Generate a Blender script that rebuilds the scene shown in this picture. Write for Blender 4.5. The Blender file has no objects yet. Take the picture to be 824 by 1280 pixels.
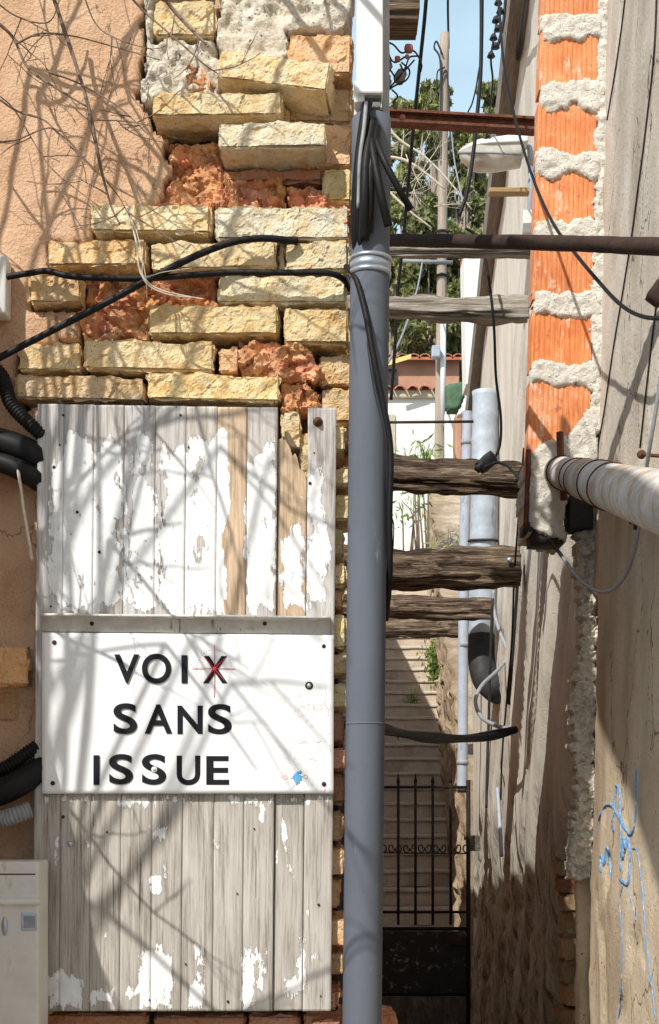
import bpy, bmesh, math, random
from mathutils import Vector, Matrix, noise, Euler
random.seed(7)
R = math.radians
S, CX, CY, H = 1650.0, 412.0, 1000.0, 1.6
sc = bpy.context.scene
C = sc.collection

def P(x, y, d):
    return Vector(((x-CX)/S*d, d, H+(CY-y)/S*d))
def wallx(y): return .54+.054*y
def near_x(y, z):                          # surface of the near rendered wall
    x = wallx(y)-.010*noise.fractal(Vector((y*.9, z*.5, 2)), 1.0, 2.0, 3)-.0035*noise.fractal(Vector((y*5, z*3, 2)), 1.0, 2.0, 3)
    x -= .0022*noise.fractal(Vector((y*16, z*13, 5)), 1.0, 2.0, 3)
    if z > 1.9: x += .024*(z-1.9)
    if z < 1.75:
        t_ = min(1, (1.75-z)/.4); x -= t_*(.016+.014*noise.noise(Vector((y*2.2, z*.6, 9))))
        c = noise.noise(Vector((y*7, z*6, 20)))
        if c > .25: x += .012*min(1, (c-.25)*9)*t_
    return x
def W(x, y, off=0.0):                       # sight line -> point on that wall
    d = .54/((x-CX)/S-.054)
    for _ in range(14):
        z = H+(CY-y)/S*d
        d = .5*d+.5*(near_x(d, z)-off)/((x-CX)/S)
    return P(x, y, d)

# ------------------------------------------------------------------ objects
def empty(name, loc, label, cat, group=None):
    o = bpy.data.objects.new(name, None); C.objects.link(o)
    o.location = loc; o.empty_display_size = .1
    o['label'] = label; o['category'] = cat
    if group: o['group'] = group
    return o
def tag(o, label, cat, group=None):
    o['label'] = label; o['category'] = cat
    if group: o['group'] = group
    return o
def obj(name, bm, m, parent=None, smooth=True, kind=None):
    me = bpy.data.meshes.new(name)
    bmesh.ops.recalc_face_normals(bm, faces=bm.faces[:])
    bm.to_mesh(me); bm.free()
    for p in me.polygons: p.use_smooth = smooth
    for mm in (m if isinstance(m, (list, tuple)) else [m]): me.materials.append(mm)
    o = bpy.data.objects.new(name, me); C.objects.link(o)
    if parent:
        o.parent = parent
        t = Vector(parent.location)
        q = parent.parent
        while q: t += Vector(q.location); q = q.parent
        me.transform(Matrix.Translation(-t))
    if kind: o['kind'] = kind
    return o
def fr(p, s=1.0, o=4):
    return noise.fractal(Vector(p)*s, 1.0, 2.0, o)

def facet(p, scale, tilt=1.0):
    """broken stone: flat tilted chips with sharp steps between them"""
    q = Vector(p)*scale
    d, pts = noise.voronoi(q)
    c = pts[0]; k = noise.cell_vector(c*7.31+Vector((3.1, 1.7, 9.2)))
    return (k.x-.5)+tilt*((q-c).dot(Vector((k.y-.5, k.z-.5, k.x-.5)))*1.6)

# ------------------------------------------------------------------ materials
def nt(name):
    m = bpy.data.materials.new(name); m.use_nodes = True
    t = m.node_tree; b = t.nodes['Principled BSDF']
    return m, t, b
def ramp(t, pts, fac):
    r = t.nodes.new('ShaderNodeValToRGB')
    e = r.color_ramp.elements
    while len(e) < len(pts): e.new(.5)
    for i, (p, c) in enumerate(pts):
        e[i].position = p; e[i].color = (*c, 1) if len(c) == 3 else c
    t.links.new(fac, r.inputs[0]); return r.outputs[0]
def coord(t, scale=(1, 1, 1), rot=(0, 0, 0)):
    c = t.nodes.new('ShaderNodeNewGeometry'); mp = t.nodes.new('ShaderNodeMapping')
    mp.inputs['Scale'].default_value = scale; mp.inputs['Rotation'].default_value = rot
    t.links.new(c.outputs['Position'], mp.inputs[0]); return mp.outputs[0]
def ntex(t, co, scale, detail=6, rough=.6, dist=0):
    n = t.nodes.new('ShaderNodeTexNoise'); n.inputs['Scale'].default_value = scale
    n.inputs['Detail'].default_value = detail; n.inputs['Roughness'].default_value = rough
    n.inputs['Distortion'].default_value = dist
    t.links.new(co, n.inputs['Vector']); return n.outputs['Fac']
def mix(t, f, a, b, mode='MIX'):
    n = t.nodes.new('ShaderNodeMix'); n.data_type = 'RGBA'; n.blend_type = mode
    for s, v in ((n.inputs[0], f), (n.inputs[6], a), (n.inputs[7], b)):
        if hasattr(v, 'links') or hasattr(v, 'is_output'): t.links.new(v, s)
        elif isinstance(v, (int, float)): s.default_value = v
        else: s.default_value = (*v, 1)
    return n.outputs[2]
def mth(t, op, a, b=0.0, clamp=False):
    n = t.nodes.new('ShaderNodeMath'); n.operation = op; n.use_clamp = clamp
    for s, v in ((n.inputs[0], a), (n.inputs[1], b)):
        if isinstance(v, (int, float)): s.default_value = v
        else: t.links.new(v, s)
    return n.outputs[0]
def attr(t, name, out='Color'):
    a = t.nodes.new('ShaderNodeAttribute'); a.attribute_name = name; return a.outputs[out]
def bump(t, b, h, strength, dist, prev=None):
    n = t.nodes.new('ShaderNodeBump'); n.inputs['Strength'].default_value = strength
    n.inputs['Distance'].default_value = dist
    t.links.new(h, n.inputs['Height'])
    if prev: t.links.new(prev, n.inputs['Normal'])
    t.links.new(n.outputs[0], b.inputs['Normal']); return n.outputs[0]

def rough_mat(name, pts, s1=8, s2=60, b1=.01, b2=.003, rough=.92, attrmul=False, pits=0, stretch=(1, 1, 1), rot=(0, 0, 0), dirt=None):
    m, t, b = nt(name)
    co = coord(t, stretch, rot)
    n1 = ntex(t, co, s1, 7, .62); n2 = ntex(t, co, s2, 5, .7)
    f = mth(t, 'ADD', mth(t, 'MULTIPLY', n1, .65), mth(t, 'MULTIPLY', n2, .35))
    col = ramp(t, pts, f)
    if attrmul: col = mix(t, 1.0, col, attr(t, 'col'), 'MULTIPLY')
    h = mth(t, 'ADD', n2, mth(t, 'MULTIPLY', n1, 1.5))
    if pits:
        v = t.nodes.new('ShaderNodeTexVoronoi'); v.inputs['Scale'].default_value = pits
        t.links.new(co, v.inputs['Vector'])
        pm = mth(t, 'MULTIPLY', mth(t, 'LESS_THAN', v.outputs['Distance'], .16), mth(t, 'GREATER_THAN', n1, .52))
        col = mix(t, mth(t, 'MULTIPLY', pm, .75), col, (.05, .035, .02))
        h = mth(t, 'SUBTRACT', h, mth(t, 'MULTIPLY', pm, 1.2))
    if dirt:
        n3 = ntex(t, coord(t, (1, 1, .35)), dirt[0], 5, .6)
        col = mix(t, mth(t, 'MULTIPLY', ramp(t, [(dirt[1], (0, 0, 0)), (dirt[1]+.2, (1, 1, 1))], n3), dirt[3]), col, dirt[2])
    t.links.new(col, b.inputs['Base Color'])
    b.inputs['Roughness'].default_value = rough
    b.inputs['Specular IOR Level'].default_value = .25
    bump(t, b, h, 1.0, b1)
    return m
def add_cracks(m, scale, thr, colr, amount=.8):
    t = m.node_tree; b = t.nodes['Principled BSDF']
    co = coord(t, (1, 1, .6)); nz = t.nodes.new('ShaderNodeTexNoise'); nz.inputs['Scale'].default_value = 6; nz.inputs['Detail'].default_value = 5
    t.links.new(co, nz.inputs['Vector'])
    ad = t.nodes.new('ShaderNodeVectorMath'); ad.operation = 'MULTIPLY_ADD'; t.links.new(nz.outputs['Color'], ad.inputs[0]); ad.inputs[1].default_value = (.35, .35, .35); t.links.new(co, ad.inputs[2])
    v = t.nodes.new('ShaderNodeTexVoronoi'); v.feature = 'DISTANCE_TO_EDGE'; v.inputs['Scale'].default_value = scale; t.links.new(ad.outputs[0], v.inputs['Vector'])
    k = mth(t, 'MULTIPLY', mth(t, 'LESS_THAN', v.outputs['Distance'], thr), mth(t, 'GREATER_THAN', ntex(t, co, 3.3, 3, .5), .50))
    old = b.inputs['Base Color'].links[0].from_socket
    t.links.new(mix(t, mth(t, 'MULTIPLY', k, amount), old, colr), b.inputs['Base Color'])
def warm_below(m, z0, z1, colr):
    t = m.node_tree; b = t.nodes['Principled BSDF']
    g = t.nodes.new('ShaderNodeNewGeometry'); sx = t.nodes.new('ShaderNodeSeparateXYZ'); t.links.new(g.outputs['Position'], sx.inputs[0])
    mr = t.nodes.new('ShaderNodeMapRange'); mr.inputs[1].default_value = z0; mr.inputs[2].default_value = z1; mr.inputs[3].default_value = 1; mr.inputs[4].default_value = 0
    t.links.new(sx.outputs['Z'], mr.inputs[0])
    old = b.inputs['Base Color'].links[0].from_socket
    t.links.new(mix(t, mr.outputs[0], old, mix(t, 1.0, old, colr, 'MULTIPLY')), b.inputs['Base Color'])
def plain(name, col, rough=.5, metal=0, var=.25, s=30, bmp=.001, stain=None, stretch=(1, 1, 1)):
    m, t, b = nt(name)
    co = coord(t, stretch); n = ntex(t, co, s, 6, .65)
    lo = tuple(c*(1-var) for c in col); hi = tuple(min(1, c*(1+var*.6)) for c in col)
    c = ramp(t, [(.3, lo), (.7, hi)], n)
    if stain:
        n2 = ntex(t, coord(t, (1, 1, .3)), stain[0], 6, .7)
        c = mix(t, ramp(t, [(stain[1], (0, 0, 0)), (stain[1]+.08, (1, 1, 1))], n2), c, stain[2])
    t.links.new(c, b.inputs['Base Color'])
    b.inputs['Roughness'].default_value = rough; b.inputs['Metallic'].default_value = metal; b.inputs['Specular IOR Level'].default_value = .22
    if bmp: bump(t, b, n, .6, bmp)
    return m

M = {}
M['stucco'] = rough_mat('stucco', [(.30, (.47, .27, .155)), (.47, (.76, .48, .30)), (.70, (.87, .62, .42))], 7, 150, .008, rough=.95, dirt=(4, .54, (.42, .24, .13), .55))
M['brick'] = rough_mat('old brick', [(.26, (.28, .19, .12)), (.36, (.70, .55, .38)), (.44, (1, .88, .66)), (.52, (1, 1, .93)), (.66, (1, 1, 1)), (.78, (.95, .70, .46))], 24, 210, .007, attrmul=True, pits=110, dirt=(13, .58, (.42, .27, .13), .5))
M['redbrick'] = rough_mat('crumbled red brick', [(.3, (.30, .12, .06)), (.44, (.62, .27, .14)), (.55, (.80, .42, .22)), (.75, (.86, .62, .40))], 25, 120, .008, attrmul=True)
M['core'] = rough_mat('joint mortar', [(.3, (.05, .035, .022)), (.7, (.15, .10, .065))], 20, 120, .006)
M['mortar'] = rough_mat('lime mortar', [(.30, (.46, .37, .26)), (.44, (.76, .66, .52)), (.62, (.90, .83, .71))], 26, 120, .009, pits=55)
M['mortar_light'] = rough_mat('pale mortar', [(.28, (.66, .58, .47)), (.42, (.86, .80, .69)), (.62, (.90, .87, .80))], 28, 130, .012, pits=90)
M['render'] = rough_mat('grey render', [(.30, (.42, .365, .29)), (.46, (.68, .61, .51)), (.64, (.82, .765, .67))], 4, 130, .006, pits=60, stretch=(1, 1, .8), dirt=(2.2, .5, (.24, .18, .12), .6))
add_cracks(M['render'], 2.4, .006, (.10, .075, .055)); warm_below(M['render'], 1.9, 2.6, (1.0, .90, .76))  # lower plaster tinted warm, partly to put its shade into the colour
add_cracks(M['stucco'], 3.1, .004, (.22, .12, .07), .6)
M['concrete'] = rough_mat('board marked render', [(.25, (.23, .20, .165)), (.5, (.38, .345, .29)), (.78, (.50, .46, .40))], 5, 120, .004, pits=50, stretch=(1, 2.5, .22), rot=(R(-14), 0, 0))
M['pvc'] = plain('grey pvc', (.112, .124, .153), .75, 0, .16, 9, .0006, stain=(34, .63, (.19, .20, .22)), stretch=(1, 1, .25))
M['white'] = plain('white plastic', (.80, .80, .80), .5, 0, .05, 20, 0)
M['offwhite'] = plain('aged white paint', (.70, .69, .66), .6, 0, .12, 15, .0005, stain=(26, .61, (.50, .46, .40)))
M['black'] = plain('black cable', (.010, .010, .011), .55, 0, .3, 60, .0003)
M['greycable'] = plain('grey cable', (.30, .31, .33), .5, 0, .2, 60, 0)
M['rust'] = rough_mat('rusty iron', [(.3, (.05, .022, .014)), (.5, (.13, .05, .03)), (.75, (.30, .13, .07))], 30, 150, .003, rough=.85)
M['gate'] = rough_mat('black gate paint', [(.3, (.012, .010, .010)), (.6, (.022, .018, .016)), (.8, (.06, .035, .025))], 30, 150, .002, rough=.8)
M['darkrust'] = rough_mat('dark rusty iron', [(.3, (.02, .014, .012)), (.55, (.05, .028, .02)), (.8, (.12, .06, .04))], 30, 150, .002, rough=.8)
M['terracotta'] = plain('terracotta', (.46, .18, .10), .9, 0, .35, 12, .002)
M['steel'] = plain('steel clamp', (.45, .50, .58), .35, .7, .1, 40, 0)
M['twig'] = plain('dry twig', (.21, .15, .11), .9, 0, .3, 60, .001)
M['paletwig'] = plain('pale dry twig', (.62, .54, .43), .9, 0, .2, 60, .001)
M['leafwhite'] = plain('whitewashed wall', (.78, .76, .70), .9, 0, .08, 4, .001)
M['pinkwall'] = plain('terracotta coloured render', (.50, .27, .18), .9, 0, .2, 3, .001)
M['greencloth'] = plain('green tarpaulin', (.085, .15, .09), .8, 0, .3, 8, .004)
M['redpaint'] = plain('red ink', (.60, .06, .08), .7, 0, .05, 20, 0)
M['pinkpaint'] = plain('faded red ink', (.78, .38, .38), .7, 0, .05, 20, 0)
M['bluepaint'] = plain('blue ink', (.10, .38, .68), .7, 0, .1, 40, 0)
M['letter'] = plain('black lettering', (.008, .008, .011), .7, 0, .1, 40, 0)
M['galv'] = plain('galvanised duct', (.40, .45, .51), .55, .1, .22, 12, .0012, stain=(16, .58, (.22, .25, .29)))
M['greypipe'] = plain('light grey pipe', (.38, .42, .49), .5, 0, .15, 12, .0004, stain=(20, .6, (.22, .24, .27)))
M['darkpipe'] = plain('blackened duct', (.035, .035, .038), .6, 0, .4, 12, .0006)
M['bluespray'] = None

def make_hollow():
    m, t, b = nt('hollow orange brick')
    co = coord(t); n1 = ntex(t, co, 12, 5, .6); n2 = ntex(t, coord(t, (1, 1, .08)), 220, 3, .6)
    n3 = ntex(t, co, 90, 5, .7)
    f = mth(t, 'ADD', mth(t, 'MULTIPLY', n1, .5), mth(t, 'MULTIPLY', n2, .5))
    c = ramp(t, [(.3, (.44, .12, .04)), (.47, (.70, .23, .08)), (.66, (.80, .36, .16))], f)
    c = mix(t, ramp(t, [(.54, (0, 0, 0)), (.70, (.7, .7, .7))], mth(t, 'ADD', mth(t, 'MULTIPLY', n3, .6), mth(t, 'MULTIPLY', n1, .4))), c, (.82, .60, .42))
    c = mix(t, 1.0, c, attr(t, 'col'), 'MULTIPLY')
    sm = ntex(t, coord(t, (1, 1, .5)), 17, 7, .75)
    c = mix(t, ramp(t, [(.57, (0, 0, 0)), (.64, (.55, .55, .55))], sm), c, (.80, .70, .58))
    c = mix(t, ramp(t, [(.62, (0, 0, 0)), (.66, (.6, .6, .6))], ntex(t, coord(t), 34, 5, .7)), c, (.30, .10, .05))
    t.links.new(c, b.inputs['Base Color']); b.inputs['Roughness'].default_value = .9
    bump(t, b, f, .8, .002); return m
M['hollow'] = make_hollow()

def make_plank(name, painted=True):
    m, t, b = nt(name)
    g1 = ntex(t, coord(t, (1, 1, .035)), 210, 8, .72, .3)
    g2 = ntex(t, coord(t, (1, 1, .12)), 28, 5, .6, .8)
    w = ramp(t, [(.30, (.15, .115, .09)), (.41, (.38, .335, .29)), (.50, (.60, .555, .50)), (.68, (.78, .74, .69))],
             mth(t, 'ADD', mth(t, 'MULTIPLY', g1, .62), mth(t, 'MULTIPLY', g2, .38)))
    w = mix(t, 1.0, w, attr(t, 'col'), 'MULTIPLY')
    # cracks
    ck = ntex(t, coord(t, (1, 1, .02)), 120, 3, .5, .2)
    ckm = mth(t, 'LESS_THAN', ck, .30)
    w = mix(t, mth(t, 'MULTIPLY', ckm, .8), w, (.06, .045, .035))
    e1 = ntex(t, coord(t, (1, 1, .40)), 55, 8, .75); e2 = ntex(t, coord(t, (1, 1, .18)), 200, 5, .75)
    pm = mth(t, 'ADD', attr(t, 'paint', 'Fac'), mth(t, 'ADD', mth(t, 'MULTIPLY', mth(t, 'SUBTRACT', e1, .5), 2.4), mth(t, 'MULTIPLY', mth(t, 'SUBTRACT', e2, .5), 1.3)))
    mask = ramp(t, [(.49, (0, 0, 0)), (.51, (1, 1, 1))], pm)
    edge = ramp(t, [(.40, (0, 0, 0)), (.49, (1, 1, 1))], pm)
    w2 = mix(t, mth(t, 'MULTIPLY', edge, .45), w, (.30, .20, .12))  # dark rim beside the paint, the flake's shadow put into the colour
    pn = ntex(t, coord(t), 40, 5, .6)
    pc = ramp(t, [(.3, (.70, .70, .70)), (.6, (.84, .84, .83))], pn)
    t.links.new(mix(t, mask, w2, pc), b.inputs['Base Color'])
    b.inputs['Roughness'].default_value = .8; b.inputs['Specular IOR Level'].default_value = .25
    h = mth(t, 'ADD', mth(t, 'MULTIPLY', g1, mth(t, 'SUBTRACT', 1.15, mask)), mth(t, 'MULTIPLY', mask, 1.1))
    bump(t, b, h, 1, .0022)
    return m
M['plank'] = make_plank('weathered planks')
def make_beam(name, pts, stretch=(.05, 1, 1)):
    m, t, b = nt(name)
    g1 = ntex(t, coord(t, stretch), 150, 8, .75, .1); g2 = ntex(t, coord(t, stretch), 45, 6, .65, .15)
    f = mth(t, 'ADD', mth(t, 'MULTIPLY', g1, .5), mth(t, 'MULTIPLY', g2, .5))
    t.links.new(ramp(t, pts, f), b.inputs['Base Color'])
    b.inputs['Roughness'].default_value = .9; b.inputs['Specular IOR Level'].default_value = .2
    bump(t, b, f, 1, .02); return m
M['beam'] = make_beam('weathered beam', [(.38, (.012, .008, .006)), (.46, (.07, .048, .034)), (.53, (.20, .145, .10)), (.62, (.42, .33, .25)), (.75, (.58, .49, .39))])
M['greybeam'] = make_beam('grey dry log', [(.30, (.08, .065, .05)), (.45, (.34, .30, .25)), (.6, (.60, .55, .48)), (.75, (.70, .66, .58))])
M['pole'] = make_beam('pole wood', [(.3, (.20, .15, .11)), (.5, (.42, .34, .27)), (.75, (.52, .44, .36))], (1, 1, .05))
M['fascia'] = make_beam('fascia wood', [(.3, (.10, .085, .07)), (.5, (.24, .21, .18)), (.75, (.38, .34, .29))], (1, .1, .2))

def make_sign():
    m, t, b = nt('white sign panel')
    n = ntex(t, coord(t), 14, 6, .6); n2 = ntex(t, coord(t, (1, 1, .7)), 170, 5, .75)
    c = ramp(t, [(.3, (.77, .775, .78)), (.6, (.83, .835, .84))], n)
    am = attr(t, 'col')   # scuffed area
    scuff = mth(t, 'MULTIPLY', mth(t, 'GREATER_THAN', n2, .56), am)
    c = mix(t, mth(t, 'MULTIPLY', scuff, .42), c, (.45, .43, .40))
    t.links.new(c, b.inputs['Base Color']); b.inputs['Roughness'].default_value = .55
    bump(t, b, n, .3, .002); return m
M['sign'] = make_sign()
def make_spray():
    m, t, b = nt('blue spray paint')
    n = ntex(t, coord(t), 90, 4, .6)
    t.links.new(ramp(t, [(.38, (.40, .42, .42)), (.47, (.11, .28, .52)), (.8, (.045, .17, .42))], n), b.inputs['Base Color'])
    b.inputs['Roughness'].default_value = .9; return m
M['bluespray'] = make_spray()
def make_leaf(name, a, b_, c_):
    m, t, b = nt(name)
    r = t.nodes.new('ShaderNodeHueSaturation')
    col = mix(t, 1.0, ramp(t, [(.3, a), (.5, b_), (.75, c_)], ntex(t, coord(t), 1.2, 4, .6)), attr(t, 'col'), 'MULTIPLY')
    t.links.new(col, b.inputs['Base Color']); b.inputs['Roughness'].default_value = .6
    tr = t.nodes.new('ShaderNodeBsdfTranslucent'); t.links.new(col, tr.inputs[0])
    mx = t.nodes.new('ShaderNodeMixShader'); mx.inputs[0].default_value = .3
    t.links.new(b.outputs[0], mx.inputs[1]); t.links.new(tr.outputs[0], mx.inputs[2])
    t.links.new(mx.outputs[0], t.nodes['Material Output'].inputs[0]); return m
M['leaf'] = make_leaf('foliage', (.15, .17, .07), (.26, .29, .12), (.38, .39, .18))
M['leaf2'] = make_leaf('dark foliage', (.13, .155, .065), (.22, .25, .105), (.36, .37, .17))
M['freshleaf'] = make_leaf('fresh leaves', (.13, .22, .05), (.22, .34, .08), (.32, .42, .13))
M['ground'] = rough_mat('ground', [(.3, (.12, .10, .08)), (.7, (.26, .22, .18))], 2, 40, .01)
M['step'] = rough_mat('stone riser', [(.25, (.36, .28, .21)), (.5, (.56, .46, .36)), (.78, (.70, .60, .50))], 6, 60, .006, dirt=(3, .5, (.16, .10, .07), .5))
M['nosing'] = rough_mat('worn step edge', [(.25, (.42, .36, .29)), (.75, (.68, .61, .52))], 12, 90, .004)
def make_alley():
    m, t, b = nt('board marked alley render'); co = coord(t); 
    n1 = ntex(t, coord(t, (1, 1.6, .5)), 4, 7, .65); n2 = ntex(t, co, 110, 5, .7); n3 = ntex(t, coord(t, (1, 1, .28)), 11, 8, .72, .5)
    f = mth(t, 'ADD', mth(t, 'MULTIPLY', n1, .65), mth(t, 'MULTIPLY', n2, .35))
    c1 = ramp(t, [(.3, (.40, .36, .30)), (.48, (.65, .60, .52)), (.70, (.82, .78, .70))], f)
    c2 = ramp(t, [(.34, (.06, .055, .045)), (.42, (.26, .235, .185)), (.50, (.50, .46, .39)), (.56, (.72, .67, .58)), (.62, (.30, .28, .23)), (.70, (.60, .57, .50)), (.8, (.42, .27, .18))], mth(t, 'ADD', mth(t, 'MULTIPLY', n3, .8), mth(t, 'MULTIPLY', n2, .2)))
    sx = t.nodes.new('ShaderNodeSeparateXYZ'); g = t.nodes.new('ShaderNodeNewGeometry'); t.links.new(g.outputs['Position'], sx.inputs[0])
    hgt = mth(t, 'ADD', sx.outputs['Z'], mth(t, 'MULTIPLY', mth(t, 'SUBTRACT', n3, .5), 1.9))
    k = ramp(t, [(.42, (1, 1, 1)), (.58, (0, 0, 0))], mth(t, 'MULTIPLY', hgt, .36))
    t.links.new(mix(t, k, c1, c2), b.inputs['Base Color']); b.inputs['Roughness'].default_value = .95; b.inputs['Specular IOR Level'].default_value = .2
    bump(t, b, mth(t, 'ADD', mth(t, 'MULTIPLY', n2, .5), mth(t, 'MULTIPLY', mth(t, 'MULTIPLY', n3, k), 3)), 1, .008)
    return m
M['alley'] = make_alley()
M['grime'] = rough_mat('mossy old plaster', [(.3, (.045, .04, .032)), (.48, (.15, .135, .11)), (.6, (.26, .235, .195)), (.8, (.40, .36, .30))], 14, 90, .022, pits=40, stretch=(1, 1, .4))

# ------------------------------------------------------------------ shape helpers
def lattice_box(bm, c, s, seg, r, amp, seed, rot=None, col=None, nscale=28, chip=.5, fac=0):
    s = Vector(s); hs = s/2
    n = [max(1, int(round(s[i]/seg))) for i in range(3)]
    r = min(r, min(hs)*.8)
    cl = bm.verts.layers.float_color.get('col') or bm.verts.layers.float_color.new('col')
    sd = Vector((seed*1.37, seed*2.11, seed*.73))
    V = {}
    mt = rot.to_matrix() if rot else None
    for i in range(n[0]+1):
        for j in range(n[1]+1):
            for k in range(n[2]+1):
                if not (i in (0, n[0]) or j in (0, n[1]) or k in (0, n[2])): continue
                p = Vector((-hs[0]+s[0]*i/n[0], -hs[1]+s[1]*j/n[1], -hs[2]+s[2]*k/n[2]))
                q = Vector([max(-(hs[a]-r), min(hs[a]-r, p[a])) for a in range(3)])
                dv = p-q
                L = dv.length; dv = dv/L if L > 1e-9 else Vector((0, -1, 0))
                w = p+sd
                a1 = fr(w, nscale, 3); a2 = fr(w, nscale*.45, 2)
                edge = sum(1 for a in range(3) if abs(p[a]) > hs[a]-r*1.2)
                disp = amp*(a1*.7+a2)
                if fac: disp += fac*(facet(w, 30)*.7+facet(w, 75)*.3)
                if edge >= 2: disp -= amp*chip*(1.0+2.2*max(0, a2))
                p = q+dv*(r+disp)
                if mt: p = mt @ p
                v = bm.verts.new(p+Vector(c))
                if col: v[cl] = (*col, 1)
                V[(i, j, k)] = v
    def f(a, b_, c_, d_):
        try: bm.faces.new((V[a], V[b_], V[c_], V[d_]))
        except ValueError: pass
    for i in range(n[0]):
        for j in range(n[1]):
            f((i, j, 0), (i+1, j, 0), (i+1, j+1, 0), (i, j+1, 0)); f((i, j, n[2]), (i, j+1, n[2]), (i+1, j+1, n[2]), (i+1, j, n[2]))
    for i in range(n[0]):
        for k in range(n[2]):
            f((i, 0, k), (i, 0, k+1), (i+1, 0, k+1), (i+1, 0, k)); f((i, n[1], k), (i+1, n[1], k), (i+1, n[1], k+1), (i, n[1], k+1))
    for j in range(n[1]):
        for k in range(n[2]):
            f((0, j, k), (0, j+1, k), (0, j+1, k+1), (0, j, k+1)); f((n[0], j, k), (n[0], j, k+1), (n[0], j+1, k+1), (n[0], j+1, k))

def box(bm, a, b, bev=0):
    a = Vector(a); b = Vector(b)
    r = bmesh.ops.create_cube(bm, size=1)
    for v in r['verts']:
        v.co = Vector(((a.x+b.x)/2+v.co.x*(b.x-a.x), (a.y+b.y)/2+v.co.y*(b.y-a.y), (a.z+b.z)/2+v.co.z*(b.z-a.z)))
    if bev:
        es = list({e for v in r['verts'] for e in v.link_edges})
        bmesh.ops.bevel(bm, geom=es, offset=bev, segments=2, profile=.5, affect='EDGES')
def pbox(bm, x0, y0, x1, y1, d, th, bev=0):   # box whose front face covers the pixel rect at depth d
    a = P(x0, y1, d); b = P(x1, y0, d)
    box(bm, (a.x, d, a.z), (b.x, d+th, b.z), bev)

def smooth_path(pts, n=8):
    pts = [Vector(p) for p in pts]
    if len(pts) < 3: return [pts[0].lerp(pts[-1], i/n) for i in range(n+1)]
    q = [pts[0]*2-pts[1]]+pts+[pts[-1]*2-pts[-2]]
    out = []
    for i in range(1, len(q)-2):
        p0, p1, p2, p3 = q[i-1:i+3]
        for k in range(n):
            t = k/n
            out.append(.5*((2*p1)+(p2-p0)*t+(2*p0-5*p1+4*p2-p3)*t*t+(3*p1-p0-3*p2+p3)*t**3))
    out.append(pts[-1]); return out
def tube(bm, path, rad, seg=8, wob=0, cap=True, flat=None):
    path = [Vector(p) for p in path]
    n = len(path); prev = None; rings = []
    for i, p in enumerate(path):
        tg = (path[min(i+1, n-1)]-path[max(i-1, 0)])
        tg = tg.normalized() if tg.length > 1e-9 else Vector((0, 0, 1))
        up = prev if prev else (Vector((0, 1, 0)) if abs(tg.y) < .9 else Vector((1, 0, 0)))
        u = (up-tg*up.dot(tg)).normalized(); prev = u
        v = tg.cross(u)
        r = rad(i/(n-1)) if callable(rad) else rad
        ring = []
        for k in range(seg):
            a = 2*math.pi*k/seg
            rr = r*(1+wob*noise.noise(Vector((p.x*9, p.y*9+k*.7, p.z*9)))) if wob else r
            ring.append(bm.verts.new(p+u*math.cos(a)*rr+v*math.sin(a)*rr))
        rings.append(ring)
    for a, b in zip(rings, rings[1:]):
        for k in range(seg):
            bm.faces.new((a[k], a[(k+1) % seg], b[(k+1) % seg], b[k]))
    if cap:
        bm.faces.new(rings[0]); bm.faces.new(rings[-1][::-1])
def pxpath(pts): return [P(*p) for p in pts]
def cable(name, pts, wpx, m, label, cat='cable', group=None, parent=None, n=8, world=False):
    pp = smooth_path(pts if world else pxpath(pts), n)
    dm = sum(p.y for p in pp)/len(pp)
    bm = bmesh.new(); tube(bm, pp, wpx/2/S*dm, 8)
    o = obj(name, bm, m, parent)
    if label: tag(o, label, cat, group)
    return o
def inside(x, y, poly):
    c = False; n = len(poly); j = n-1
    for i in range(n):
        xi, yi = poly[i]; xj, yj = poly[j]
        if (yi > y) != (yj > y) and x < (xj-xi)*(y-yi)/(yj-yi)+xi: c = not c
        j = i
    return c
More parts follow.
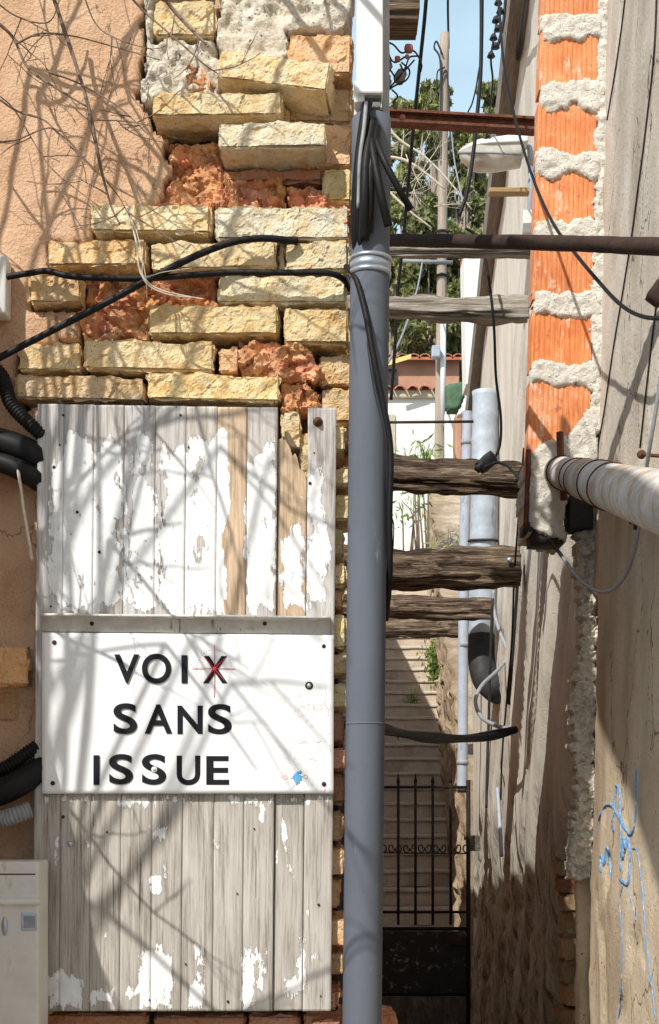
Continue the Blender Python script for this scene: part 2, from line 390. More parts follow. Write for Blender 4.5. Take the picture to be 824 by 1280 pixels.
def patch(bm, poly, step, d, back, amp, seed=0, nsc=25, jit=1.4, edge=3, bulge=0, edgesc=.06, fac=0, fsc=26):
    """rough sheet: pixel polygon at depth d with a ragged edge, thickness back"""
    xs = [p[0] for p in poly]; ys = [p[1] for p in poly]
    x0, x1, y0, y1 = min(xs)-6, max(xs)+6, min(ys)-6, max(ys)+6
    nx = int((x1-x0)/step)+1; ny = int((y1-y0)/step)+1
    cells = set()
    for i in range(nx):
        for j in range(ny):
            x = x0+(i+.5)*step; y = y0+(j+.5)*step
            ox = edge*noise.noise(Vector((x*edgesc, y*edgesc, seed)))*2; oy = edge*noise.noise(Vector((x*edgesc, y*edgesc, seed+50)))*2
            if inside(x+ox, y+oy, poly): cells.add((i, j))
    V = {}
    cnt = {}
    for (i, j) in cells:
        for q in ((i, j), (i+1, j), (i+1, j+1), (i, j+1)): cnt[q] = cnt.get(q, 0)+1
    def nbr(q, r_=3):
        return sum(1 for a in range(-r_, r_) for b in range(-r_, r_) if (q[0]+a, q[1]+b) in cells)/(4*r_*r_)
    def gv(q):
        if q not in V:
            i, j = q
            x = x0+i*step+jit*noise.noise(Vector((i*.9, j*.9, seed+7)))*2; y = y0+j*step+jit*noise.noise(Vector((i*.9, j*.9, seed+19)))*2
            p = P(x, y, d)
            w = nbr(q) if bulge else 1
            hgt = amp*fr((p.x, p.z, seed), nsc, 4)+(bulge*min(1, w*1.2) if bulge else 0)
            if fac: hgt += fac*(facet((p.x, p.z*1.35, seed), fsc)+.35*facet((p.x, p.z, seed), fsc*2.7))
            if cnt[q] < 4: hgt -= amp*.8
            p.y -= hgt
            V[q] = bm.verts.new(p)
        return V[q]
    B = {}
    def bv(q):
        if q not in B:
            p = V[q].co.copy(); p.y = d+back; B[q] = bm.verts.new(p)
        return B[q]
    for (i, j) in cells:
        bm.faces.new((gv((i, j)), gv((i+1, j)), gv((i+1, j+1)), gv((i, j+1))))
    for (i, j) in cells:
        for (di, dj, a, b) in ((-1, 0, (i, j), (i, j+1)), (1, 0, (i+1, j+1), (i+1, j)), (0, -1, (i+1, j), (i, j)), (0, 1, (i, j+1), (i+1, j+1))):
            if (i+di, j+dj) not in cells:
                try: bm.faces.new((V[a], V[b], bv(b), bv(a)))
                except ValueError: pass

# ================================================================== SETTING
def terr(x, y):
    if y < 8: z = -.04
    elif y < 10.4: z = -.04-.5*(y-8)/2.4
    elif y < 18.2: z = -.9+.66*(y-10.4)
    elif y < 22: z = 4.40
    else: z = 4.4+(y-22)*.30
    if z > 12: z = 12+(z-12)*.35
    if x > 3 or x < -3:
        z += min(1, (abs(x)-3)/10)*.6*fr((x*.05, y*.05, 0), 1, 3)
    return z
bm = bmesh.new()
ys = [-60, -30, -12, -5, 0, 3, 5, 8, 9, 10.4, 12, 14, 16, 18.2, 20, 22]+[24+3*i for i in range(22)]+[95, 110, 130, 170]
xs = [-120, -80, -50, -35, -25, -18, -12, -8, -5, -3, -1, 0, 1, 3, 5, 8, 12, 18, 25, 35, 50, 80, 120]
G = [[bm.verts.new((x, y, terr(x, y))) for x in xs] for y in ys]
for j in range(len(ys)-1):
    for i in range(len(xs)-1): bm.faces.new((G[j][i], G[j][i+1], G[j+1][i+1], G[j+1][i]))
obj('ground', bm, M['ground'], kind='structure')

# stairs
D0, T, RS, Z0 = 11.1, .235, .16, -.02
bm = bmesh.new(); bn = bmesh.new()
NX = 26
xl, xr = .15, 2.2
def hx(x, k): return .012*noise.noise(Vector((x*3, k*1.7, 0)))+.006*noise.noise(Vector((x*14, k*3.1, 5)))
for k in range(-4, 31):
    y = D0+k*T; z = Z0+k*RS
    rows = []
    for (dy, dz, noz) in ((.0, -RS, 0), (.008, -.03, 0), (T+.03, -.03, 0)):
        rows.append([bm.verts.new((xl+(xr-xl)*i/NX, y+dy+hx(xl+(xr-xl)*i/NX, k), z+dz+hx(xl+(xr-xl)*i/NX, k+40)*.5)) for i in range(NX+1)])
    for a, b in zip(rows, rows[1:]):
        for i in range(NX): bm.faces.new((a[i], a[i+1], b[i+1], b[i]))
    rows = []
    for (dy, dz) in ((-.012, -.032), (-.018, -.008), (-.008, 0), (T+.02, 0), (T+.02, -.032)):
        rows.append([bn.verts.new((xl+(xr-xl)*i/NX, y+dy+hx(xl+(xr-xl)*i/NX, k), z+dz+hx(xl+(xr-xl)*i/NX, k+40)*.8)) for i in range(NX+1)])
    for a, b in zip(rows, rows[1:]):
        for i in range(NX): bn.faces.new((a[i], a[i+1], b[i+1], b[i]))
st = bpy.data.objects.new('steps', None); C.objects.link(st); st['kind'] = 'structure'
r_ = obj('riser', bm, M['step'], st, False); n_ = obj('tread', bn, M['nosing'], st, True)
bm = bmesh.new(); box(bm, (.1, 18.15, 3.8), (3, 24, 4.45)); obj('landing', bm, M['step'], kind='structure', smooth=False)

# ================================================================== LEFT HOUSE
D = 3.0
house = empty('house', (-.6, 3.1, 0), 'old house with peach render and crumbling yellow brick corner behind the sign', 'house')
def leftx(y):
    if y < 3.4: return .02
    if y < 9.005: return -.10
    return -.68+.107*(y-9)
def prism_y(bm, y0, y1, x0, z0, z1):
    vs = [bm.verts.new(p) for p in ((x0, y0, z0), (leftx(y0), y0, z0), (leftx(y1), y1, z0), (x0, y1, z0),
                                    (x0, y0, z1), (leftx(y0), y0, z1), (leftx(y1), y1, z1), (x0, y1, z1))]
    for f in ((0, 1, 2, 3), (7, 6, 5, 4), (0, 4, 5, 1), (1, 5, 6, 2), (2, 6, 7, 3), (3, 7, 4, 0)): bm.faces.new([vs[i] for i in f])
bm = bmesh.new(); prism_y(bm, 3.06, 3.36, -3.2, -.3, 3.62); obj('wall', bm, M['core'], house, False)
bm = bmesh.new(); prism_y(bm, 3.41, 9.0, -3.2, -.3, 2.95); obj('side_wing', bm, M['stucco'], house, False)
bm = bmesh.new(); prism_y(bm, 9.01, 15.6, -3.2, -1, 5.02); obj('rear_wing', bm, M['stucco'], house, False)
bm = bmesh.new(); box(bm, (-3.3, 3.02, 3.63), (.0, 3.40, 3.72)); obj('roof', bm, M['terracotta'], house, False)

# stucco sheet (peach render) in front of the core
bm = bmesh.new()
patch(bm, [(-900, -60), (176, -60), (178, 60), (172, 128), (205, 178), (212, 215), (190, 262), (118, 262), (110, 300), (62, 305), (58, 345), (42, 350), (38, 384), (100, 392), (100, 425), (24, 432), (20, 512), (60, 515), (60, 1272), (36, 1272), (30, 1400), (-900, 1400)],
      5, 2.992, .075, .0055, 3, 9, 1.5, 4)
st_o = obj('render_coat', bm, M['stucco'], house)

bricks = [  # x0,y0,x1,y1, tone, forward (m)
 (193, 4, 271, 50, 'y', .004), (272, -22, 440, 10, 'd', -.01), (361, 48, 441, 101, 'o', .012), (361, 103, 440, 150, 'd', -.02), (280, 130, 364, 172, 'd', -.02), (277, 205, 404, 226, 'r', -.02),
 (278, 92, 418, 132, 'y', .055), (193, 132, 355, 165, 'y', .04), (366, 153, 441, 210, 'o', -.004), (418, 110, 444, 165, 'd', -.03),
 (277, 173, 410, 208, 'p', .055), (404, 213, 441, 258, 'y', .0), (420, 180, 442, 214, 'd', -.02),
 (118, 261, 266, 300, 'y', .014), (270, 263, 436, 307, 'p', .018), (62, 304, 186, 340, 'd', .010), (189, 304, 348, 341, 'y', .012), (357, 306, 437, 346, 'p', .014),
 (40, 347, 105, 385, 'd', .016), (274, 349, 434, 388, 'p', .012), (188, 386, 350, 427, 'y', .018), (354, 389, 436, 437, 'y', .012),
 (25, 431, 105, 468, 'y', .012), (107, 428, 268, 468, 'y', .014), (274, 433, 301, 468, 'o', .0), (22, 471, 182, 504, 'd', .012), (184, 470, 350, 507, 'y', .016),
 (398, 440, 440, 482, 'd', -.012), (400, 484, 441, 531, 'd', -.008), (351, 515, 376, 566, 'y', .0), (372, 540, 392, 610, 'y', -.01),
 (0, 808, 42, 862, 'o', .03), (-60, 862, 27, 905, 'b', .0), (-60, 906, 14, 945, 'b', -.01), (-60, 808, -4, 860, 'o', .0)]
y = 538
rng = random.Random(4)
while y < 1300:
    h = rng.choice([34, 38, 42, 46, 30])
    f = (y-530)/740
    tone = rng.choice(['d', 'y', 'b', 'o']) if f < .45 else rng.choice(['b', 'r', 'b', 'r', 'o'])
    bricks.append((395-rng.random()*30, y, 428+rng.random()*13-5*f, y+h-3, tone if rng.random() > .35 or f > .5 else 'y', .036-.016*rng.random()))
    y += h+rng.choice([0, 0, 3, 12])
x = -20
while x < 430:
    w = rng.choice([70, 120, 140]); bricks.append((x, 1266, x+w-4, 1300, 'r', -.01)); x += w
T_ = {'y': (1.0, .80, .53), 'p': (1.0, .88, .69), 'd': (.90, .66, .42), 'o': (1.0, .64, .40), 'r': (.74, .38, .26), 'b': (.72, .46, .29)}
bm = bmesh.new(); bml = bmesh.new()
for i, (x0, y0, x1, y1, tone, fw) in enumerate(bricks):
    rg = random.Random(i+11)
    a = P(x0, y1, D); b = P(x1, y0, D)
    dep = .16
    big = (x1-x0) > 60
    v = .86+.22*rg.random()
    t0 = T_[tone]; hu = rg.uniform(-.07, .05); col = (min(1, t0[0]*v), min(1, t0[1]*v*(1+hu*.5)), min(1, t0[2]*v*(1+hu*2)))
    rot = Euler((R(rg.uniform(-2, 3)), R(rg.uniform(-1.2, 1.2)), R(rg.uniform(-2, 2)))) if i not in (8,) else Euler((0, R(1.5), 0))
    if i == 6: rot = Euler((0, R(10), R(-6)))
    lattice_box(bm if x0 > -1 and y0 < 700 or x0 > 300 or y0 > 1200 else bml, ((a.x+b.x)/2, 2.988-fw*1.3+dep/2, (a.z+b.z)/2), (b.x-a.x-.004, dep, b.z-a.z-.009), .0040, .0030, .0050, i*3.3+1, rot, col, 30, 1.3, .0052)
obj('brickwork', bm, M['brick'], house, False); obj('brickwork', bml, M['brick'], house, False)

# crumbled red brick rubble in the gaps
for k_, (poly, dd) in enumerate((([(210, 182), (245, 178), (279, 176), (279, 228), (285, 264), (190, 264), (214, 224)], 3.01), ([(280, 222), (357, 222), (357, 266), (284, 266)], 3.0), ([(361, 232), (406, 236), (440, 256), (440, 286), (362, 266)], 2.99),
                              ([(106, 346), (272, 345), (273, 388), (106, 386)], 3.02), ([(98, 388), (187, 386), (187, 428), (104, 428)], 3.005), ([(300, 427), (350, 428), (376, 430), (396, 452), (408, 472), (352, 476), (302, 470)], 2.985),
                              ([(350, 478), (380, 478), (401, 490), (398, 516), (352, 514)], 2.99), ([(225, 78), (262, 80), (266, 112), (228, 114)], 2.985), ([(418, 545), (436, 548), (438, 570), (418, 574)], 2.99))):
    bm = bmesh.new(); cq = bm.verts.layers.float_color.new('col')
    patch(bm, poly, 2.2, dd, .09, .008, 200+k_*3, 30, 1.0, 3, 0, .08, .022, 24)
    for v in bm.verts:
        q = noise.cell_vector(Vector((round(v.co.x*22), round(v.co.z*30), k_)))
        f_ = 1+.4*noise.noise(v.co*24); v[cq] = (f_, f_*(1+.2*noise.noise(v.co*17)), f_*(.95+.3*noise.noise(v.co*13)), 1)
    obj('crumbled_brick', bm, M['redbrick'], house, False)

# rough lime mortar at the top of the corner
bm = bmesh.new()
patch(bm, [(274, -40), (440, -40), (440, 40), (416, 44), (362, 42), (360, 84), (300, 90), (272, 60)], 2.6, 2.985, .08, .014, 8, 22, 1.2, 4, .012, .06, .008, 22)
obj('mortar_patch', bm, M['mortar'], house); bm = bmesh.new()
patch(bm, [(176, -40), (196, -40), (194, 50), (272, 52), (276, 92), (272, 128), (228, 132), (176, 128), (184, 60)], 2.6, 2.995, .07, .014, 12, 26, 1.2, 4, .008, .06, .012, 24)
patch(bm, [(270, 50), (300, 52), (330, 90), (280, 92)], 3.2, 3.0, .07, .012, 14, 26, 1.2, 3, .004)
patch(bm, [(346, 300), (356, 302), (357, 346), (349, 345)], 3, 3.0, .07, .008, 15, 26, 1, 1, .002)
obj('mortar_patch', bm, M['mortar'], house)

# unseen mass added left of the frame, profiled to shade the board's left
bm = bmesh.new()
prof = [(3.06, -.2), (2.36, -.2), (2.36, 1.46), (2.44, 1.62), (2.53, 1.80), (2.63, 2.02), (2.74, 2.22), (2.80, 2.45), (2.79, 2.80), (3.06, 2.85)]
va = [bm.verts.new((-.80, y_, z_)) for y_, z_ in prof]; vb = [bm.verts.new((-1.25, y_, z_)) for y_, z_ in prof]
bm.faces.new(va); bm.faces.new(vb[::-1])
for i in range(len(prof)):
    j = (i+1) % len(prof); bm.faces.new((va[i], va[j], vb[j], vb[i]))
obj('shade_block', bm, M['stucco'], house, False)

# ================================================================== BOARD (old plank shutter)
BD = 2.925
shutter = empty('plank_shutter', P(232, 1265, BD+.01), 'weathered plank shutter with peeling white paint fixed over the brick corner', 'shutter')
def nrm(x, a, b): return (x-a)/(b-a)
def soft(x, y, x0, y0, x1, y1, e=7):
    dx = min(x-x0, x1-x)/e; dy = min(y-y0, y1-y)/(e*1.6)
    return max(-1.2, min(1.0, min(dx, dy)))
paint_rects = [(62, 566, 120, 760), (84, 546, 158, 758), (96, 700, 200, 768), (200, 700, 290, 768), (150, 650, 204, 700), (148, 620, 166, 770), (158, 545, 194, 596), (166, 600, 196, 745), (202, 562, 240, 752), (232, 548, 250, 770), (246, 548, 288, 735), (196, 640, 206, 770),
               (309, 562, 347, 762), (353, 668, 383, 765), (366, 652, 378, 700), (384, 592, 412, 762), (392, 582, 404, 600), (60, 640, 72, 720),
               (60, 995, 130, 1003), (150, 994, 200, 1012), (205, 994, 250, 1005), (290, 994, 330, 1008), (340, 995, 414, 1004), (328, 1000, 336, 1030),
               (62, 1216, 112, 1262), (70, 1208, 88, 1240), (118, 1236, 150, 1256), (160, 1232, 182, 1250), (180, 1186, 223, 1262), (192, 1180, 212, 1190), (240, 1224, 266, 1262), (250, 1180, 262, 1230), (308, 1176, 326, 1262), (326, 1190, 338, 1240),
               (360, 1218, 392, 1246), (378, 1168, 392, 1240), (390, 1190, 408, 1202), (192, 1032, 216, 1052), (190, 1088, 212, 1118), (206, 1076, 214, 1100), (356, 1024, 366, 1066), (366, 1080, 374, 1110), (348, 1058, 354, 1080), (74, 1042, 80, 1085), (272, 1050, 278, 1062),
               (390, 1140, 396, 1160), (136, 1165, 142, 1172), (112, 1038, 116, 1062)]
def paintval(x, y):
    if y < 775:
        k_ = 1.0
        x = x+10*noise.noise(Vector((x*.04, y*.02, 31)))+4*noise.noise(Vector((x*.13, y*.09, 33))); 
        y0_ = y; y = y+30*noise.noise(Vector((x*.07, y*.006, 35)))*min(1, max(0, (640-y)/60, (y-700)/60))
    v = max(soft(x, y, *r) for r in paint_rects)
    if 285 < x < 307 and y < 775: v = -1
    v += .45*noise.noise(Vector((x*.06, y*.03, 3)))+.45*noise.noise(Vector((x*.2, y*.07, 8)))
    if 146 < x < 172 and y < 770: v -= .75*(.5+.5*math.sin(x*.9+y*.03))
    return .31+.60*v if v > 0 else .25+.55*v
tops = {}
xb = [47, 80, 118, 156, 195, 233, 272, 309.5, 347.5]
planks = [(xb[i], xb[i+1], 505+ i*.6, 1264) for i in range(8)]+[(348, 384.5, 545, 1264), (385, 421, 510, 1264)]
bm = bmesh.new(); clp = bm.verts.layers.float_color.new('col'); pl = bm.verts.layers.float.new('paint')
bw = bmesh.new(); clp2 = bw.verts.layers.float_color.new('col'); pl2 = bw.verts.layers.float.new('paint')
rg = random.Random(21)
tones = [(.84, .86, .93), (.80, .82, .89), (.86, .86, .89), (.80, .83, .90), (.84, .86, .90), (.86, .85, .85), (.98, .78, .60), (.86, .86, .9), (.98, .78, .58), (.9, .91, .96)]
for pi, (x0, x1, y0, y1) in enumerate(planks):
    B = bw if pi == 8 else bm; L = (clp2, pl2) if pi == 8 else (clp, pl)
    nxx = 12; nyy = int((y1-y0)/3.2)
    yo = rg.uniform(-.003, .003); lean = lambda y: -(y-505)*.009
    g = []
    for j in range(nyy+1):
        row = []
        for i in range(nxx+1):
            u = i/nxx; x = x0+.22+(x1-x0-.44)*u
            top = y0
            if pi == 8:
                top = 548+ (0 if u < .3 else (u-.3)*75)+14*noise.noise(Vector((u*7, 3, 1)))+9*noise.noise(Vector((u*21, 3, 1)))
            y = top+(y1-top)*j/nyy
            if pi == 8 and y < 700: x -= 0
            xx = x+lean(y)
            p = P(xx, y, BD)
            prof_ = min(1, min(u, 1-u)*14)
            p.y = BD+yo*.35+.0012*(1-prof_)**2+.0012*noise.noise(Vector((x*.25, y*.008, pi)))
            if pi == 8: p.y += .008+.010*noise.noise(Vector((x*.14, y*.012, 4)))*max(0, 1-(y-560)/200)
            v = B.verts.new(p)
            t0 = tones[pi]
            if y > 990: t0 = (.76, .76, .76)
            w = min(1, max(0, (y-560)/200)) if y < 990 else 1
            br = 1+.12*noise.noise(Vector((x*.03, y*.01, pi*3.1)))
            v[L[0]] = (t0[0]*br, t0[1]*br, t0[2]*br, 1)
            v[L[1]] = paintval(x, y)
            row.append(v)
        g.append(row)
    for j in range(nyy):
        for i in range(nxx): B.faces.new((g[j][i], g[j][i+1], g[j+1][i+1], g[j+1][i]))
    def back(v):
        q = B.verts.new(v.co+Vector((0, .026, 0))); q[L[0]] = (.6, .55, .5, 1); q[L[1]] = -1; return q
    loop = [g[0][i] for i in range(nxx+1)]+[g[j][nxx] for j in range(1, nyy+1)]+[g[nyy][i] for i in range(nxx-1, -1, -1)]+[g[j][0] for j in range(nyy-1, 0, -1)]
    bl = [back(v) for v in loop]
    for i in range(len(loop)):
        j = (i+1) % len(loop); B.faces.new((loop[j], loop[i], bl[i], bl[j]))
obj('plank_panel', bm, M['plank'], shutter)
bo = obj('broken_plank', bw, M['plank'], shutter); bo['label'] = 'splintered brown plank with a broken top'
# knot holes and nails
def disc(bm, c, r, ydir=-1, th=.002, seg=14):
    rr = bmesh.ops.create_cone(bm, cap_ends=True, segments=seg, radius1=r, radius2=r*.8, depth=th)
    for v in rr['verts']: v.co = Vector((v.co.x, -v.co.z, v.co.y))+c
def dome(bm, c, r, flat=.5):
    rr = bmesh.ops.create_uvsphere(bm, u_segments=14, v_segments=8, radius=r)
    for v in rr['verts']: v.co = Vector((v.co.x, v.co.y*flat, v.co.z))+c
bm = bmesh.new()
for (x, y, r) in ((79, 519, 1.6), (75, 556, 1.4), (68, 584, 2.4), (226, 519, 1.7), (236, 559, 1.3), (388, 604, 2.2), (393, 566, 1.2), (81, 1021, 2.4), (136, 1040, 1.3), (299, 1117, 1.2), (401, 1131, 2.0), (65, 758, 1.5), (404, 1245, 1.2), (190, 1250, 1.2), (288, 1252, 1.8), (97, 640, 2), (125, 690, 2.2), (235, 1205, 1.3), (320, 1036, 1.2)):
    disc(bm, P(x-(y-505)*.004, y, BD-.0005), r/S*BD, th=.004, seg=9)
obj('nail', bm, M['darkrust'], shutter)
bm = bmesh.new()
c = P(397.5, 527, BD-.004); disc(bm, c, 6.2/S*BD, th=.004, seg=20); disc(bm, c+Vector((0, -.004, 0)), 4.2/S*BD, th=.008, seg=6); dome(bm, c+Vector((0, -.009, 0)), 2.2/S*BD, 1)
obj('bolt', bm, M['rust'], shutter)
bm = bmesh.new(); c = P(88, 1055, BD-.003); dome(bm, c, 3.6/S*BD, .6); obj('screw', bm, M['steel'], shutter)
# ledge above the sign
bm = bmesh.new()
def prof_x(bm, x0, x1, pr, wob=0):
    n = 24; R_ = []
    for i in range(n+1):
        f = i/n; R_.append([bm.verts.new((x0[0]+(x1[0]-x0[0])*f, py, pz+(x1[1]-x0[1])*f+wob*noise.noise(Vector((f*9, py*50, pz*40))))) for py, pz in pr])
    m_ = len(pr)
    for a, b in zip(R_, R_[1:]):
        for k in range(m_): bm.faces.new((a[k], a[(k+1) % m_], b[(k+1) % m_], b[k]))
    bm.faces.new(R_[0]); bm.faces.new(R_[-1][::-1])
a = P(54, 768, BD); b = P(413, 772, BD)
prof_x(bm, (a.x, a.z), (b.x, b.z), [(BD-.001, a.z), (BD-.030, a.z-.001), (BD-.032, a.z-.006), (BD-.012, a.z-.010), (BD-.010, a.z-.038), (BD-.001, a.z-.040)], .0012)
obj('ledge', bm, plain('worn white ledge', (.62, .60, .56), .6, 0, .2, 30, .001, stain=(40, .58, (.25, .20, .15))), shutter)
bm = bmesh.new()
for x in (115, 331): disc(bm, P(x, 779.5, BD-.0115), 3.0/S*BD, th=.003)
obj('ledge_screw', bm, M['darkrust'], shutter)

# ================================================================== SIGN
SD = BD-.014
sign = empty('sign', P(235, 993, SD), 'white sign reading VOIX SANS ISSUE screwed onto the plank shutter', 'sign')
bm = bmesh.new(); cs = bm.verts.layers.float_color.new('col')
nx, ny = 60, 34; g = []
for j in range(ny+1):
    row = []
    for i in range(nx+1):
        u, v = i/nx, j/ny
        x = (52.5+(.0)*v)+(417-52.5)*u; y = 790.5+(992-790.5)*v+ (3.5*u*(1-v))
        p = P(x, y, SD); p.y += .0015*math.sin(u*5+v*2)
        q = bm.verts.new(p)
        s_ = 0
        if 335 < x < 412 and 860 < y < 990: s_ = min(1, (x-335)/30)*min(1, (y-850)/30)
        q[cs] = (s_, s_, s_, 1); row.append(q)
    g.append(row)
for j in range(ny):
    for i in range(nx): bm.faces.new((g[j][i], g[j][i+1], g[j+1][i+1], g[j+1][i]))
loop = g[0][:]+[g[j][nx] for j in range(1, ny+1)]+g[ny][-2::-1]+[g[j][0] for j in range(ny-1, 0, -1)]
bl = [bm.verts.new(v.co+Vector((0, .004, 0))) for v in loop]
for i in range(len(loop)):
    j = (i+1) % len(loop); bm.faces.new((loop[j], loop[i], bl[i], bl[j]))
bm.faces.new(bl)
obj('panel', bm, M['sign'], sign)
deps = None
def letter(ch, x0, x1, y0, y1, m, parent, d, off=.022, name='letter', th=.0012, stretch=True):
    cu = bpy.data.curves.new('t', 'FONT'); cu.body = ch; cu.offset = off; cu.extrude = .004; cu.size = 1; cu.resolution_u = 8
    to = bpy.data.objects.new('t', cu); C.objects.link(to)
    bpy.context.view_layer.update()
    dg = bpy.context.evaluated_depsgraph_get()
    me = bpy.data.meshes.new_from_object(to.evaluated_get(dg))
    bpy.data.objects.remove(to)
    xs_ = [v.co.x for v in me.vertices]; ys_ = [v.co.y for v in me.vertices]; zs_ = [v.co.z for v in me.vertices]
    A, B = P(x0, y1, d), P(x1, y0, d)
    zr = max(1e-6, max(zs_)-min(zs_))
    for v in me.vertices:
        u = (v.co.x-min(xs_))/(max(xs_)-min(xs_)); w = (v.co.y-min(ys_))/(max(ys_)-min(ys_)); q = (v.co.z-min(zs_))/zr
        v.co = Vector((A.x+(B.x-A.x)*u, d-th*q, A.z+(B.z-A.z)*w))-Vector(parent.location)
    me.materials.clear(); me.materials.append(m)
    o = bpy.data.objects.new(name, me); C.objects.link(o); o.parent = parent
    return o
for ch, x0, x1, y0, y1 in (('V', 143, 174.5, 818, 854), ('O', 177.5, 214, 817, 854.5), ('I', 227, 234.5, 819, 854), ('X', 254, 284.5, 820, 854),
                           ('S', 142, 171.5, 879, 917.5), ('A', 181, 215.5, 880.5, 917), ('N', 222, 253.5, 882, 917.5), ('S', 260, 290, 880, 918),
                           ('I', 117, 124.5, 944, 981), ('S', 136.5, 166.5, 942.5, 980.5), ('S', 177.5, 208, 942.5, 981), ('U', 221, 250.5, 944.5, 981.5), ('E', 258, 286.5, 945, 981)):
    letter(ch, x0, x1, y0, y1, M['letter'], sign, SD-.0012, off={'I': 0, 'V': .022, 'A': .022, 'N': .024, 'X': .022, 'S': .020, 'O': .020}.get(ch, .020))
def ribbon(bm, pts, w, d, n=6):
    tube(bm, smooth_path([P(x, y, d) for x, y in pts], n), w/2/S*d, 5)
bm = bmesh.new(); d_ = SD-.0026
ribbon(bm, [(268, 806), (268.5, 836), (268, 872)], .7, d_); ribbon(bm, [(240, 835), (268, 835.5), (294, 836)], .8, d_)
ribbon(bm, [(257, 823), (268, 836), (281, 851)], 1.1, d_); ribbon(bm, [(281, 823), (268, 836), (257, 851)], 1.1, d_)
for k in range(40):
    a = k*2*math.pi/40; dome(bm, P(268+22*math.cos(a), 836+24*math.sin(a), SD-.0002), .55/S*SD, 1)
for k in range(9): dome(bm, P(290+k*2.2, 893+k*1.6, SD-.0002), .5/S*SD, 1)
dome(bm, P(268, 836, SD-.002), 2.6/S*SD, .5)
obj('target_drawing', bm, M['redpaint'], sign)
bm = bmesh.new()
ribbon(bm, [(405, 856), (408, 868), (406, 880), (411, 888), (410, 896)], .9, SD-.0004)
ribbon(bm, [(374, 930), (380, 927), (385, 929)], 1.1, SD-.0004); ribbon(bm, [(393, 926), (397, 928), (401, 926)], .9, SD-.0004)
ribbon(bm, [(370, 894), (376, 896), (380, 894)], 1, SD-.0004); ribbon(bm, [(368, 958), (370, 976), (365, 986)], .5, SD-.0004)
ribbon(bm, [(352, 930), (354, 960), (352, 985)], .5, SD-.0004); ribbon(bm, [(360, 876), (358, 895), (352, 920)], .5, SD-.0004); ribbon(bm, [(386, 948), (396, 951)], .6, SD-.0004)
for x, y in ((357, 972), (382, 971)):
    ribbon(bm, [(x+2.4*math.cos(a), y+2.4*math.sin(a)) for a in [i*.7 for i in range(10)]], .8, SD-.0004, 2)
ribbon(bm, [(402, 987), (404, 990), (407, 986)], .7, SD-.0004); ribbon(bm, [(411, 985), (413, 990)], .7, SD-.0004)
obj('scribble', bm, M['pinkpaint'], sign)
bm = bmesh.new()
patch(bm, [(374, 875), (391, 876), (391, 879), (381, 878)], 1.2, SD-.0003, .001, 0, 3, 25, .3, .6)
patch(bm, [(366, 966), (376, 964), (378, 972), (374, 980), (370, 979), (363, 972)], 1.2, SD-.0003, .001, 0, 5, 25, .3, 2, 0, .3)
obj('blue_smudge', bm, M['bluepaint'], sign)
for x, y in ((68, 803), (405, 808), (66, 979), (405, 980)):
    bm = bmesh.new(); dome(bm, P(x, y, SD-.0005), 2.9/S*SD, .5); obj('screw', bm, M['darkrust'], sign)
for x, y, m_ in ((386.5, 857, 'darkrust'), (193, 962, 'offwhite')):
    bm = bmesh.new(); dome(bm, P(x, y, SD-.001), 5.2/S*SD if x > 300 else 4.2/S*SD, .5); rv = obj('rivet', bm, M[m_], sign)
    bm = bmesh.new(); dome(bm, P(x, y, SD-.0036), 3.1/S*SD if x > 300 else 2/S*SD, .5); obj('pin', bm, M['steel'], rv)

# ================================================================== LETTERBOX
mbx = empty('letterbox', P(0, 1290, 2.80), 'pale plastic letterbox with a flap and small lock below the black conduits', 'letterbox')
MD = 2.80
bm = bmesh.new(); pbox(bm, -95, 1077, 48, 1330, MD, .1, .004); obj('body', bm, M['offwhite'], mbx, False)
bm = bmesh.new()
a = P(-95, 1135, MD-.006); b = P(51, 1127, MD-.006); tube(bm, [(a.x, MD-.008, b.z), (b.x, MD-.008, b.z)], 4.2/S*MD, 12)
pbox(bm, -95, 1118, 47, 1131, MD-.003, .01, .001)
obj('flap', bm, M['offwhite'], mbx)
bm = bmesh.new(); pbox(bm, -80, 1092, 44, 1093.6, MD-.0006, .003); obj('slot', bm, M['darkrust'], mbx, False)
bm = bmesh.new(); pbox(bm, 27, 1141, 46, 1163, MD-.003, .006, .001); nh = obj('name_holder', bm, M['steel'], mbx, False)
bm = bmesh.new(); pbox(bm, 29.5, 1145, 44, 1160, MD-.0045, .003, .0005); obj('name_card', bm, M['greycable'], nh, False)
bm = bmesh.new(); rr = bmesh.ops.create_uvsphere(bm, u_segments=16, v_segments=8, radius=1)
for v in rr['verts']: v.co = Vector((v.co.x*4/S*MD, v.co.y*.004, v.co.z*12/S*MD))+P(6, 1158, MD-.001)
obj('lock', bm, M['steel'], mbx)
# white junction box at the left edge
bm = bmesh.new(); pbox(bm, -40, 318, 8, 392, 2.94, .05, .006); o = obj('junction_box', bm, M['offwhite']); tag(o, 'small white junction box at the left edge where a black cable leaves it', 'junction box')

